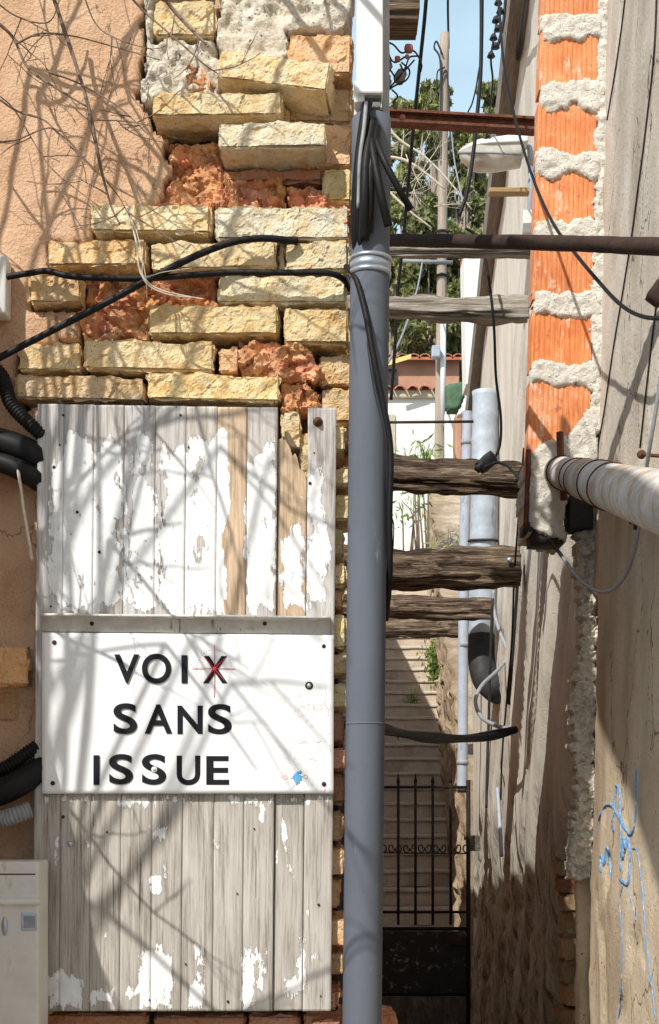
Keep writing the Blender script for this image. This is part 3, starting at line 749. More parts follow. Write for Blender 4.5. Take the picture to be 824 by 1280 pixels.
# ================================================================== CABLES ON THE FACADE
cable('cable', [(4, 347, 2.95), (40, 341, 2.945), (60, 339, 2.94), (95, 346, 2.93), (180, 348, 2.93), (280, 341, 2.935), (350, 341, 2.93), (405, 341, 2.93), (428, 348, 2.95), (438, 362, 2.99)], 8, M['black'], 'black cable running level across the yellow bricks from the junction box')
cable('cable', [(-40, 470, 2.93), (0, 447, 2.93), (60, 416, 2.925), (130, 380, 2.92), (185, 350, 2.92), (240, 322, 2.925), (290, 303, 2.935), (330, 298, 2.94), (372, 302, 2.96)], 9, M['black'], 'black cable rising diagonally over the bricks from the left edge')
cable('cable', [(-50, 540, 2.93), (0, 552, 2.93), (30, 562, 2.93), (50, 575, 2.95)], 34, M['black'], 'thick upper black conduit beside the top left of the plank shutter')
cable('cable', [(-50, 575, 2.93), (0, 578, 2.92), (30, 590, 2.92), (52, 604, 2.95)], 26, M['black'], 'thick lower black conduit beside the top left of the plank shutter')
def corr(name, pts, wpx, m, label):
    pp = smooth_path(pxpath(pts), 60)
    L = [0]
    for a, b in zip(pp, pp[1:]): L.append(L[-1]+(b-a).length)
    dm = pp[0].y; r = wpx/2/S*dm; bm = bmesh.new(); tot = L[-1]; n = len(pp)
    tube(bm, pp, lambda f: r*(1+.10*math.sin(L[int(round(f*(n-1)))]/.0075*2*math.pi)), 14)
    return tag(obj(name, bm, m), label, 'conduit')
corr('corrugated_conduit', [(-30, 440, 2.94), (2, 470, 2.94), (14, 505, 2.93), (46, 538, 2.93), (60, 550, 2.95)], 17, M['black'], 'ribbed black conduit curving down to the top of the plank shutter')
corr('corrugated_conduit', [(-20, 972, 2.94), (10, 958, 2.93), (36, 940, 2.93), (60, 925, 2.95)], 17, M['black'], 'ribbed black conduit below the orange bricks at the left edge')
cable('cable', [(-40, 1000, 2.92), (0, 990, 2.91), (30, 975, 2.92), (60, 955, 2.95)], 34, M['black'], 'thick black conduit under the ribbed one beside the sign')
corr('corrugated_conduit', [(-40, 1030, 2.9), (0, 1024, 2.9), (22, 1018, 2.9), (38, 1012, 2.91)], 21, M['greycable'], 'ribbed grey conduit just above the letterbox')

# ================================================================== DRAIN PIPE + TOP
PD = 2.93
dp = empty('drainpipe', P(453, 1400, PD), 'grey plastic drainpipe standing at the brick corner beside the alley', 'drainpipe')
bm = bmesh.new(); tube(bm, [P(464.5-(y-150)*.0105, y, PD) for y in range(150, 1700, 50)], 24.5/S*PD, 40); obj('pipe', bm, M['pvc'], dp)
bm = bmesh.new()
c0, c1 = P(462.7, 346, PD), P(463.2, 324, PD)
for f0, f1, r in ((0, .25, 26.5), (.25, .8, 25.6), (.8, 1, 26.8)):
    tube(bm, [c0.lerp(c1, f0), c0.lerp(c1, f1)], r/S*PD, 40)
cl_ = obj('clamp', bm, M['steel'], dp)
for yy in (905, 1560):
    bm = bmesh.new(); x_ = 464.5-(yy-150)*.0105
    tube(bm, [P(x_, yy+5, PD), P(x_, yy-5, PD)], 24.9/S*PD, 40) if yy > 1300 else tube(bm, [P(x_, yy+1.2, PD), P(x_, yy-1.2, PD)], 24.7/S*PD, 40)
    obj('joint_ring', bm, M['pvc'], dp)
gd = empty('cable_guard', P(462, 118, 2.9), 'white cable trunking with square base above the grey drainpipe', 'trunking')
bm = bmesh.new(); pbox(bm, 446, -120, 479, 116, 2.89, .05, .004); obj('cover', bm, M['white'], gd, False)
bm = bmesh.new(); pbox(bm, 443, 100, 456, 128, 2.9, .04, .003); obj('side_lip', bm, M['offwhite'], gd, False)
bm = bmesh.new()
for k, (x0, y0, x1, y1) in enumerate(((457, 116, 477, 122), (459, 126, 476, 134), (460, 139, 475, 147), (462, 153, 477, 172))): pbox(bm, x0, y0, x1, y1, 2.9+.004*k, .04, .002)
obj('spacer', bm, plain('grey plastic spacer', (.22, .22, .20), .6), gd, False)
bm = bmesh.new(); pbox(bm, 443, 128, 457, 172, 2.93, .04, .002); obj('label_plate', bm, M['offwhite'], gd, False)
bm = bmesh.new(); pbox(bm, 478, -120, 487, 245, 2.965, .03, .002); o = obj('batten', bm, plain('grey batten', (.40, .40, .42), .7, 0, .2, 15), None, False); tag(o, 'narrow grey batten standing right of the white trunking', 'batten')

cg = 'black cables bunched over the top of the drainpipe'
lab = ['black cable loop nearest the bricks above the drainpipe', 'second black cable down the front of the drainpipe top', 'black cable in the middle of the bunch on the drainpipe', 'black cable swinging right to the edge of the drainpipe', 'black cable stub sticking out right over the alley', 'black cable closest to the trunking spacers']
paths = [[(462, 125, 2.88), (454, 170, 2.86), (450, 220, 2.86), (448, 270, 2.88), (452, 308, 2.9)], [(466, 150, 2.88), (458, 200, 2.85), (456, 250, 2.85), (455, 300, 2.88)],
         [(470, 160, 2.88), (464, 210, 2.85), (462, 260, 2.86), (460, 290, 2.88)], [(462, 165, 2.87), (470, 210, 2.84), (478, 250, 2.84), (486, 283, 2.86)],
         [(466, 165, 2.88), (480, 200, 2.84), (498, 235, 2.84), (514, 262, 2.86)], [(458, 130, 2.9), (450, 190, 2.88), (446, 240, 2.88), (444, 290, 2.9), (450, 335, 2.93)]]
for l, p_, w in zip(lab, paths, (9, 13, 14, 11, 9, 12)):
    cable('cable', p_, w, M['black'], l, 'cable', cg)
cable('cable', [(458, 128, 2.87), (455, 160, 2.85), (450, 200, 2.85), (448, 260, 2.86)], 5, M['greycable'], 'grey cable hanging in front of the black bunch', 'cable')
cable('cable', [(433, 333, 2.95), (446, 350, 2.9), (458, 395, 2.88), (466, 440, 2.875), (478, 500, 2.88), (488, 560, 2.89), (487, 640, 2.9), (487, 720, 2.93), (482, 775, 3.0)], 8, M['black'], 'long black cable curving down the front of the drainpipe')
cable('cable', [(434, 345, 2.95), (448, 375, 2.91), (460, 430, 2.89), (470, 490, 2.885), (484, 545, 2.89), (488, 590, 2.9), (487, 660, 2.93), (478, 700, 3.0)], 5, M['darkpipe'], 'thinner cable running beside the long one on the drainpipe')

# eave bracket and frayed connectors top centre
ev = empty('eave_bracket', P(505, 20, 3.4), 'wooden eave bracket with a steel pin at the top of the alley', 'bracket')
bm = bmesh.new(); pbox(bm, 478, -30, 525, 12, 3.4, .12, .003); pbox(bm, 478, 12, 523, 23, 3.41, .1, .002); obj('timber', bm, M['beam'], ev, False)
bm = bmesh.new(); tube(bm, [P(512, 10, 3.45), P(512, 31, 3.45)], 3/S*3.45, 10); obj('pin', bm, M['steel'], ev)
cn = empty('cable_connectors', P(495, 100, 3.0), 'tangle of frayed wires and small ceramic connectors beside the white trunking', 'connectors')
bm = bmesh.new()
for pts in (((482, 52), (492, 56), (502, 66), (512, 62)), ((486, 60), (487, 70), (494, 78), (508, 70)), ((484, 112), (496, 100), (506, 86), (512, 72), (522, 70)), ((480, 118), (492, 108), (508, 100), (512, 88), (502, 78)), ((500, 80), (505, 88), (510, 84), (518, 75)), ((480, 84), (488, 88), (494, 96), (504, 104)), ((512, 62), (520, 66), (527, 80), (526, 90)), ((492, 128), (497, 120), (490, 112))):
    tube(bm, smooth_path([P(x, y, 3.0+.01*i) for i, (x, y) in enumerate(pts)], 6), 1.1/S*3, 6)
obj('wire', bm, M['black'], cn)
bm = bmesh.new()
for x, y, r in ((511, 61, 5.5), (497, 74, 4), (509, 71, 3), (503, 147, 4)): lattice_box(bm, P(x, y, 3.0), (r/S*6, r/S*5, r/S*6), .004, .006, .001, x)
obj('ceramic_cap', bm, plain('red brown ceramic', (.36, .13, .10), .5), cn)
bm = bmesh.new()
for x, y, sx, sy in ((484, 82, 8, 14), (500, 96, 14, 16), (483, 104, 8, 14), (494, 132, 7, 9)): lattice_box(bm, P(x, y, 3.03), (sx/S*3, .03, sy/S*3), .005, .004, .005, x+y, Euler((.2, .5, .1)))
obj('clamp_body', bm, plain('dirty grey clamp', (.22, .20, .19), .7, 0, .4, 60), cn)

# ================================================================== RIGHT WALLS
rh = empty('house', (1.2, 3, 0), 'rendered house wall along the right of the alley with blue graffiti low down', 'house')
bm = bmesh.new()
ny_, nz_ = 200, 320
g = []
for j in range(nz_+1):
    z = -.3+5.8*j/nz_; row = []
    for i in range(ny_+1):
        y = .4+(3.90-.4)*i/ny_
        x = near_x(y, z)
        if y > 3.6:
            t_ = (y-3.6)/.3; x += (.05 if z < 2.2 else .01)*t_*t_
            y += .035*noise.noise(Vector((z*5, 0, 3)))+.02*noise.noise(Vector((z*17, 0, 8)))
        row.append(bm.verts.new((x, y, z)))
    g.append(row)
for j in range(nz_):
    for i in range(ny_): bm.faces.new((g[j][i], g[j][i+1], g[j+1][i+1], g[j+1][i]))
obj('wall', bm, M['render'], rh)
bm = bmesh.new(); box(bm, (.93, .4, -.3), (2.2, 3.83, 5.45)); obj('wall_core', bm, M['core'], rh, False)

# broken wall end: rubble, bricks, plaster lip
bm = bmesh.new()
eL = [(727-4*math.sin(y*.03)+4*noise.noise(Vector((y*.06, 1, 1)))-(y-640)*.028, y) for y in range(600, 1110, 10)]
eR = [(750+3*noise.noise(Vector((y*.05, 7, 1)))-(y-640)*.016, y) for y in range(1100, 590, -10)]
patch(bm, eL+eR, 1.8, 3.86, .07, .010, 55, 60, 1.0, 4, 0, .10, .016, 30)
obj('rubble', bm, M['mortar_light'], rh, False)
bm = bmesh.new(); y = 1075; k = 0
while y < 1330:
    h = rg.choice([22, 25, 30]); x0 = 701+rg.uniform(-4, 5); a = P(x0+3, y+h-1.5, 4.02); b = P(733, y, 4.02)
    lattice_box(bm, ((a.x+b.x)/2, 4.08, (a.z+b.z)/2), (b.x-a.x, .12, b.z-a.z), .005, .004, .008, k+60, None, tuple(c*.42 for c in rg.choice([T_['b'], T_['r'], T_['o'], T_['d']])), 26, 1.0); y += h; k += 1  # tones scaled down, shade at the wall end put into the brick colour
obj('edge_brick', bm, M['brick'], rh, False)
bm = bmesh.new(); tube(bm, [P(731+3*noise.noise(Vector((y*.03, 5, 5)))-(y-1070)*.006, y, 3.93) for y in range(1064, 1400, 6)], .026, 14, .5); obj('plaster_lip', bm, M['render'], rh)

# far stretch of the right wall with folded board-marked render
def fold(y, z):
    yy = max(y, 3.9)
    xp = 412+1650*(.54/yy+.054); yp = 1000-1650*(z-1.6)/yy
    q = xp+(yp-1000)*.085
    d = 0
    for c, w, dep in ((600, 3, .06), (611, 2.5, .05), (622, 3, .07), (634, 2.5, .05), (648, 3.2, .08), (667, 6, .12), (681, 2.2, .03), (700, 10, .12)):
        t_ = abs(q-c)/w
        if t_ < 1: d += dep*(1-t_*t_)**2
    d += .015*math.sin(q*.11)
    return d
bm = bmesh.new(); fm = bm.faces
def roofz(y): return 5.28-(y-5.6)*.19 if y > 5.6 else 5.28
YS = []; y = 3.87
while y < 10.6: YS.append(y); y += .018*(y/4)**1.9
NZ = 150; g = []
for y in YS:
    zt = roofz(y); row = []
    for j in range(NZ+1):
        z = -.7+(zt+.7)*j/NZ
        x = wallx(y)+.02+fold(y, z)*.9-.012*fr((y*2, z*.7, 6), 1, 4)
        if z < 1.35:
            t_ = min(1, (1.35-z)/.3); x += t_*(.015+.014*fr((y*4, z*6, 1), 1, 4)-.016*facet((y*.7, z, 1), 11))
        row.append(bm.verts.new((x, y, z)))
    g.append(row)
for i in range(len(g)-1):
    for j in range(NZ):
        bm.faces.new((g[i][j], g[i+1][j], g[i+1][j+1], g[i][j+1]))
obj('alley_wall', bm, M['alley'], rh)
bm = bmesh.new()
box(bm, (1.22, 3.9, -.7), (2.6, 10.5, 4.3)); obj('alley_wall_core', bm, M['core'], rh, False)
bm = bmesh.new()
pa = [(wallx(y)-.06, y, roofz(y)+.02) for y in (4.5, 5.6, 7, 8.5, 10.6)]
for a, b in zip(pa, pa[1:]):
    vs = [bm.verts.new(v) for v in ((a[0], a[1], a[2]-.16), (b[0], b[1], b[2]-.16), (b[0], b[1], b[2]+.02), (a[0], a[1], a[2]+.02), (a[0]+.05, a[1], a[2]-.16), (b[0]+.05, b[1], b[2]-.16), (b[0]+1.4, b[1], b[2]+.25), (a[0]+1.4, a[1], a[2]+.25))]
    for f in ((0, 1, 2, 3), (0, 4, 5, 1), (3, 2, 6, 7), (4, 7, 6, 5)): bm.faces.new([vs[i] for i in f])
obj('fascia', bm, M['fascia'], rh, False)
# far end face of wall
bm = bmesh.new(); box(bm, (wallx(10.5)+.05, 10.5, -.7), (2.6, 10.62, 4.35)); obj('end_wall', bm, M['leafwhite'], rh, False)

# graffiti on near wall
def wtube(bm, pts, wpx, n=10, off=.0004):
    pp = smooth_path([Vector((x, y, 0)) for x, y in pts], n)
    tube(bm, [W(p.x, p.y, off) for p in pp], wpx/2/S*3.1, 6)
GR = [([(767, 1040), (769, 1000), (771, 982), (775, 992), (776, 1020), (777, 1060), (776, 1088)], 2),
      ([(748, 1048), (748, 1030), (755, 1010), (764, 1006), (772, 1018), (782, 1036), (790, 1042), (795, 1020), (796, 962)], 2.2),
      ([(751, 1090), (752, 1070), (756, 1080), (759, 1060), (762, 1070), (765, 1100)], 2.6), ([(778, 1072), (780, 1048), (783, 1060), (785, 1046), (788, 1070), (786, 1104), (776, 1100)], 2.4),
      ([(786, 1085), (791, 1062), (797, 1066), (802, 1100), (806, 1150), (811, 1200), (820, 1275)], 1.6), ([(779, 1105), (775, 1130), (778, 1180), (776, 1240), (770, 1300)], 1.3), ([(783, 1108), (790, 1128), (795, 1150)], 1.2)]
bm = bmesh.new()
for pts, w in GR: wtube(bm, pts, w*(1.9 if w > 1.8 else 1.3))
go = obj('graffiti', bm, M['bluespray'], rh)

# ------------------------------------------------ hollow brick pillar
QD = 3.80
pil = empty('brick_pillar', P(702, 640, QD), 'pillar of orange hollow bricks with thick pale mortar joints above the big pipe', 'pillar')
def pleft(y): return 677.5-(y/540)*17
def pright(y): return 757-(y/540)*12
bm = bmesh.new(); hq = bm.verts.layers.float_color.new('col')
js = [-60, 32, 118, 206, 290, 380, 466, 600]
for a_, b_ in zip(js, js[1:]):
    y0, y1 = a_+9, b_-6
    n = 60; rows = []
    for (y, s_) in ((y1, 0), (y0, 0)):
        row = []
        for i in range(n+1):
            u = i/n; x = pleft(y)+(pright(y)-8-pleft(y))*u
            p = P(x, y, QD)
            rid = (i % 5 in (1, 2, 3))
            p.y += 0 if rid else .0013
            row.append(bm.verts.new(p))
        rows.append(row)
    for i in range(n): bm.faces.new((rows[0][i], rows[0][i+1], rows[1][i+1], rows[1][i]))
    # sides, top, bottom
    bk = [[bm.verts.new(v.co+Vector((0, .07, 0))) for v in (r[0], r[-1])] for r in rows]
    bm.faces.new((rows[0][0], rows[1][0], bk[1][0], bk[0][0])); bm.faces.new((rows[0][-1], rows[1][-1], bk[1][1], bk[0][1]))
    bm.faces.new(rows[0]+[bk[0][1], bk[0][0]]); bm.faces.new(rows[1]+[bk[1][1], bk[1][0]])
    kt = {32: (.86, .86, .9), 118: (1, 1, 1), 206: (.92, .88, .85), 290: (1.04, 1.06, 1.1), 380: (.9, .93, .95), 466: (1, .96, .9), 600: (.95, 1, 1.05)}[b_]
    for v in [q for r__ in rows+bk for q in r__]: v[hq] = (*kt, 1)
obj('hollow_bricks', bm, M['hollow'], pil, False)
bm = bmesh.new(); rg = random.Random(8)
pbox(bm, 681, -60, 750, 540, QD+.012, .10)
for v in bm.verts: 
    pass
for jn, yj in enumerate(js[1:-1]):
    top = []; bot = []
    for i in range(13):
        u = i/12; x = pleft(yj)+1+(pright(yj)-pleft(yj)-2)*u
        top.append((x, yj-16-11*noise.noise(Vector((u*3, jn*3.3, 1)))-6*noise.noise(Vector((u*9, jn, 2)))))
        bot.append((x, yj+17+12*noise.noise(Vector((u*3, jn*2.3, 5)))+8*max(0, noise.noise(Vector((u*8, jn, 9))))))
    patch(bm, top+bot[::-1], 2.4, QD-.001, .03, .007, jn+20, 40, .8, 1.5, .008)
rt = [(pright(y)-9+4*noise.noise(Vector((y*.05, 3, 3))), y) for y in range(-60, 545, 12)]
rr_ = [(pright(y)+14, y) for y in range(540, -61, -30)]
patch(bm, rt+rr_, 2.4, QD-.002, .06, .010, 77, 40, .9, 2.5, .006, .12)
obj('mortar_joint', bm, M['mortar_light'], pil)
bm = bmesh.new()
patch(bm, [(664, 566), (680, 552), (700, 548), (715, 540), (722, 528), (735, 512), (746, 505), (748, 562), (745, 600), (712, 600), (704, 650), (710, 676), (660, 664), (662, 600)], 2.4, QD-.006, .22, .008, 90, 25, .9, 2, .006)
obj('foot', bm, M['mortar_light'], pil)
bm = bmesh.new()
tube(bm, [P(700, 540, QD-.04), P(701, 575, QD-.04), P(705, 625, QD-.045)], 4.5/S*QD, 4); tube(bm, [P(661, 562, QD-.01), P(659, 620, QD-.01), P(657, 662, QD-.01)], 3.2/S*QD, 4)
obj('rusty_strap', bm, M['rust'], pil)
bm = bmesh.new(); pbox(bm, 656, 652, 672, 664, QD-.01, .1); pbox(bm, 666, 662, 706, 677, QD+.0, .12); pbox(bm, 712, 600, 742, 660, QD+.02, .1, .004); obj('support_block', bm, M['darkpipe'], pil, False)

# ------------------------------------------------ large cement pipe
bp = empty('cement_pipe', P(760, 610, 3.1), 'large stained cement pipe with wire ties coming out under the brick pillar', 'pipe')
pA, pB = P(690, 587, 3.95), P(862, 637, 2.1)
bm = bmesh.new(); ax = (pB-pA)
tube(bm, [pA+ax*(i/60) for i in range(61)], lambda f: .042+.014*f+(.002 if .36 < f < .52 else 0), 36)
mm, t, b = nt('stained cement'); co = coord(t); n1 = ntex(t, co, 9, 6, .65); n2 = ntex(t, co, 60, 5, .7)
c_ = ramp(t, [(.30, (.26, .235, .20)), (.45, (.46, .435, .40)), (.58, (.60, .58, .55)), (.72, (.70, .69, .67))], mth(t, 'ADD', mth(t, 'MULTIPLY', n1, .7), mth(t, 'MULTIPLY', n2, .3)))
c_ = mix(t, ramp(t, [(.50, (0, 0, 0)), (.64, (.8, .8, .8))], ntex(t, coord(t, (1, 1, 1)), 13, 6, .7)), c_, (.36, .22, .11))
t.links.new(c_, b.inputs['Base Color']); b.inputs['Roughness'].default_value = .85; bump(t, b, n2, .7, .0012)
obj('pipe', bm, mm, bp)
for i, f in enumerate((.14, .30, .355, .50, .585)):
    bm = bmesh.new(); c = pA+ax*f; an = ax.normalized(); u = Vector((0, 0, 1)).cross(an).normalized(); v = an.cross(u)
    r = .0435+.014*f+(.002 if .36 < f < .52 else 0); tl = .25*((i*37 % 5)-2)
    tube(bm, [c+(u*math.cos(a)+v*math.sin(a))*r+an*(tl*.05*math.sin(a)) for a in [k*2*math.pi/30 for k in range(31)]], .0016 if i % 2 else .0024, 6, cap=False)
    obj('wire_tie', bm, M['rust'] if i in (2, 4, 7) else M['darkrust'], bp)
bm = bmesh.new(); tube(bm, [P(788, 652, 2.6), P(803, 654, 2.58)], .005, 8); tube(bm, [P(795, 645, 2.58), P(794, 662, 2.58)], .004, 8); obj('clamp_bolt', bm, M['darkrust'], bp)
# bracket pieces at right edge
bm = bmesh.new(); tube(bm, [P(802, 568, 2.85), P(850, 572, 2.6)], .004, 8); dome(bm, P(802, 568, 2.85), .01, 1); o = obj('wall_hook', bm, M['rust']); tag(o, 'small rusty hook in the right wall just above the cement pipe', 'hook')
bm = bmesh.new(); lattice_box(bm, P(824, 365, 2.6), (.035, .03, .05), .01, .004, .002, 5, Euler((0, .6, 0))); o = obj('cable_clamp', bm, M['darkrust']); tag(o, 'dark metal cable clamp at the right edge where the loop cable ends', 'clamp')

# unseen board added outside the frame, cut to shade the right wall
hs = empty('shade_board', (-.25, 2.2, 3.4), 'unseen wooden board on two arms, added to shade the right wall', 'board')
bm = bmesh.new()
pts = [(2.22, 4.15), (2.20, 3.60), (2.12, 3.50), (1.85, 3.35), (1.57, 3.20), (1.36, 3.04), (.8, 2.66), (.8, 3.3), (1.34, 3.62), (1.55, 3.70), (1.62, 3.86), (1.80, 3.92), (1.95, 4.15)]
va = [bm.verts.new((-.25, y_, z_)) for y_, z_ in pts]; vb = [bm.verts.new((-.275, y_, z_)) for y_, z_ in pts]
bm.faces.new(va); bm.faces.new(vb[::-1])
for i in range(len(pts)):
    j = (i+1) % len(pts); bm.faces.new((va[i], vb[i], vb[j], va[j]))
obj('board', bm, M['beam'], hs, False)
for y_, z_ in ((2.15, 3.70), (2.15, 4.0)):
    bm = bmesh.new(); tube(bm, [(-.262, y_, z_), (-.262, 3.1, min(z_, 3.66))], .008, 8); obj('arm', bm, M['darkrust'], hs)

# ================================================================== BEAMS ACROSS THE ALLEY
def beam(pxs, d, hpx, m, label, dep=.1, taper=0, seed=0, name='wooden_beam', rough=.010, group='weathered timbers propped across the alley'):
    (x0, y0), (x1, y1) = pxs
    a, b = P(x0, y0, d), P(x1, y1, d); h = hpx/S*d
    bm = bmesh.new(); n = 110; segs = 36; rings = []
    for i in range(n+1):
        f = i/n; c = a.lerp(b, f); ring = []
        hh = h/2*(1-taper*f)
        for k in range(segs):
            an = 2*math.pi*k/segs; cs_, sn = math.cos(an), math.sin(an)
            sg = lambda v_: math.copysign(abs(v_)**.55, v_)
            w = Vector((c.x*3.5, cs_*1.2, sn*1.2+seed)); w2 = Vector((c.x*8, cs_*4, sn*4+seed))
            q = 1+rough/h*1.8*noise.noise(w)+rough/h*2.5*noise.noise(w2)+rough/h*3.2*noise.noise(Vector((c.x*2.2, cs_*9, sn*9+seed)))+rough/h*1.5*noise.noise(Vector((c.x*14, cs_*6, sn*6+seed)))-rough/h*6*max(0, noise.noise(Vector((c.x*1.5, cs_*6, sn*6+seed)))-.1)
            for a0, wd, dp_ in ((3.35+seed, .10, .22), (4.1+seed*.7, .07, .15), (2.75+seed*.3, .08, .16), (3.75+seed*.2, .05, .12)):
                a0 = 2.3+(a0 % 1.9)+.16*noise.noise(Vector((c.x*5, seed, a0)))
                dd_ = abs(an-a0)/wd
                if dd_ < 1.6: q -= dp_*(1-dd_/1.6)*(.5+noise.noise(Vector((c.x*4, seed, a0*5))))
            ring.append(bm.verts.new((c.x, c.y+dep/2+sg(cs_)*dep/2*q, c.z+sg(sn)*hh*q+.006*noise.noise(Vector((c.x*4, seed, 0))))))
        rings.append(ring)
    for r0, r1 in zip(rings, rings[1:]):
        for k in range(segs): bm.faces.new((r0[k], r0[(k+1) % segs], r1[(k+1) % segs], r1[k]))
    bm.faces.new(rings[0]); bm.faces.new(rings[-1][::-1])
    o = obj(name, bm, m); tag(o, label, 'beam', group); return o
beam(((370, 381), (662, 383)), 4.7, 21, M['greybeam'], 'thin pale grey log crossing the alley above the far tiled roof', .06, -.25, 3)
beam(((370, 313), (664, 313)), 4.5, 9, M['greybeam'], 'slim pale timber just under the rusty pipe', .04, 0, 9, rough=.004)
beam(((372, 584), (664, 594)), 4.9, 37, M['beam'], 'thick dark split beam level with the cement pipe and holding the cable clamp', .12, .0, 5, rough=.014)
beam(((378, 706), (652, 707)), 5.85, 46, M['beam'], 'deepest grooved beam with a bolt near its right end', .14, .0, 12, rough=.014)
beam(((386, 754), (618, 759)), 7.4, 27, M['beam'], 'narrow beam second from the bottom above the stairs', .12, .0, 17)
beam(((392, 783), (578, 785)), 10.2, 22, M['beam'], 'lowest and farthest beam right above the sunlit steps', .14, .0, 25)
bm = bmesh.new(); dome(bm, P(637, 700, 5.84), .013, .8); o = obj('beam_bolt', bm, M['steel']); tag(o, 'round bolt head on the right end of the deepest beam', 'bolt')
beam(((612, 237), (662, 237)), 5.4, 8, make_beam('fresh batten', [(.3, (.36, .23, .11)), (.6, (.55, .38, .20)), (.8, (.62, .46, .27))]), 'short fresh wooden batten under the street lamp', .04, 0, 33, rough=.001, name='short_batten', group=None)

# steel I beam
ib = bmesh.new()
a, b = P(370, 141, 4.6), P(671, 158, 4.6); h = 16/S*4.6
for (z0, z1, y0, y1) in ((h/2-.009, h/2, -.025, .025), (-h/2, -h/2+.009, -.025, .025), (-h/2+.009, h/2-.009, -.004, .004)):
    vs = []
    for q in (a, b):
        for (yy, zz) in ((y0, z0), (y1, z0), (y1, z1), (y0, z1)): vs.append(ib.verts.new((q.x, q.y+yy, q.z+zz)))
    for f in ((0, 1, 2, 3), (7, 6, 5, 4), (0, 4, 5, 1), (1, 5, 6, 2), (2, 6, 7, 3), (3, 7, 4, 0)): ib.faces.new([vs[i] for i in f])
o = obj('steel_beam', ib, M['rust'], None, False); tag(o, 'rusty steel I beam crossing the alley above the street lamp', 'beam')
bm = bmesh.new(); tube(bm, smooth_path([P(430, 299, 3.95), P(487, 300, 3.85), P(660, 303, 3.2), P(760, 306, 2.86), P(824, 308, 2.64), P(870, 309, 2.48)], 20), 9/S*3.2, 20, .10)
o = obj('rusty_pipe', bm, M['darkrust']); tag(o, 'dark rusty iron pipe crossing in front of the orange pillar', 'pipe')
bm = bmesh.new(); tube(bm, [P(482, 528, 6.5), P(592, 527, 6.5)], 1.8/S*6.5, 8); o = obj('thin_rod', bm, M['darkrust']); tag(o, 'thin iron rod across the alley in front of the white wall', 'rod')

# ================================================================== STREET LAMP
LD = 5.55
lamp = empty('street_lamp', P(662, 290, LD), 'small white cobra-head street lamp on the alley wall beside the orange pillar', 'street lamp')
bm = bmesh.new(); n = 26; segs = 20; rings = []
for i in range(n+1):
    f = i/n; x = 572+f*85
    w = math.sin(min(1, f*2.2)*math.pi/2)**.7
    cy = 190-3*f
    up = (14*w if f < .45 else 14*w+ (f-.45)*10) ; up = up-(2.5 if .38 < f < .5 else 0)
    ring = []
    c = P(x, cy+1, LD)
    for k in range(segs):
        a_ = math.pi*k/(segs-1)
        ring.append(bm.verts.new((c.x, c.y-math.cos(a_)*.075*w, c.z+math.sin(a_)*up/S*LD)))
    rings.append(ring)
for r0, r1 in zip(rings, rings[1:]):
    for k in range(segs-1): bm.faces.new((r0[k], r0[k+1], r1[k+1], r1[k]))
    bm.faces.new((r0[-1], r0[0], r1[0], r1[-1]))
bm.faces.new(rings[0]); bm.faces.new(rings[-1])
obj('housing', bm, M['offwhite'], lamp)
bm = bmesh.new(); rings = []
for i in range(n+1):
    f = i/n; x = 575+f*76; w = math.sin(min(1, f*2.4+.1)*math.pi/2)**.7
    dn = 24*w if f < .6 else 24*w-(f-.6)*12
    c = P(x, 191-2.5*f, LD); ring = []
    for k in range(segs):
        a_ = math.pi*k/(segs-1)
        ring.append(bm.verts.new((c.x, c.y-math.cos(a_)*.068*w, c.z-math.sin(a_)**.7*dn/S*LD)))
    rings.append(ring)
for r0, r1 in zip(rings, rings[1:]):
    for k in range(segs-1): bm.faces.new((r0[k], r0[k+1], r1[k+1], r1[k]))
bm.faces.new(rings[0]); bm.faces.new(rings[-1])
mg, t, b = nt('clouded lamp glass'); b.inputs['Base Color'].default_value = (.52, .50, .44, 1); b.inputs['Roughness'].default_value = .25
tc = ramp(t, [(.3, (.36, .33, .27)), (.7, (.66, .64, .58))], ntex(t, coord(t), 14, 3, .5)); t.links.new(tc, b.inputs['Base Color'])
obj('lamp_glass', bm, mg, lamp)
bm = bmesh.new(); tube(bm, [P(573, 191, LD-.01), P(590, 190, LD-.06), P(615, 191, LD-.077), P(652, 193, LD-.077)], 1.6/S*LD, 6); obj('rim', bm, M['greycable'], lamp)
bm = bmesh.new(); tube(bm, [P(655, 183, LD), P(663, 184, LD), P(664, 215, LD), P(663, 292, LD)], 4/S*LD, 12); obj('bracket', bm, M['greypipe'], lamp)
bm = bmesh.new(); pbox(bm, 654, 262, 667, 290, LD-.03, .05, .003); obj('fuse_box', bm, M['offwhite'], lamp, False)

# ================================================================== OVERHEAD CABLES
ocg = None
cable('cable', [(536, -60, 5.5), (532, 10, 5.6), (524, 90, 5.8), (514, 190, 6), (505, 290, 6.2), (498, 360, 6.3), (494, 430, 6.4), (489, 500, 6.5)], 4.5, M['black'], 'thick black cable dropping left of the utility pole')
cable('cable', [(601, -60, 5), (602, 20, 5), (601, 90, 5), (597, 140, 5), (592, 190, 5), (584, 240, 5), (574, 270, 5)], 5, M['black'], 'thick black cable hanging past the tip of the street lamp')
cable('cable', [(604, 0, 5.1), (603, 60, 5.1), (598, 92, 5.1), (596, 105, 5.1), (594, 115, 5.1), (590, 130, 5.1), (585, 140, 5.1)], 2, M['black'], 'thin wire twisting down beside the thick hanging cable')
cable('cable', [(562, -60, 18), (560, 0, 19), (561, 60, 21.8)], 3, M['black'], 'black line reaching the top of the utility pole')
cable('cable', [(582, 285, 4.6), (596, 296, 4.6), (608, 330, 4.6), (617, 400, 4.6), (620, 470, 4.7), (626, 520, 4.75), (625, 556, 4.78), (616, 578, 4.8)], 3.5, M['black'], 'black cable dropping from the rusty pipe to the clamp on the thick beam')
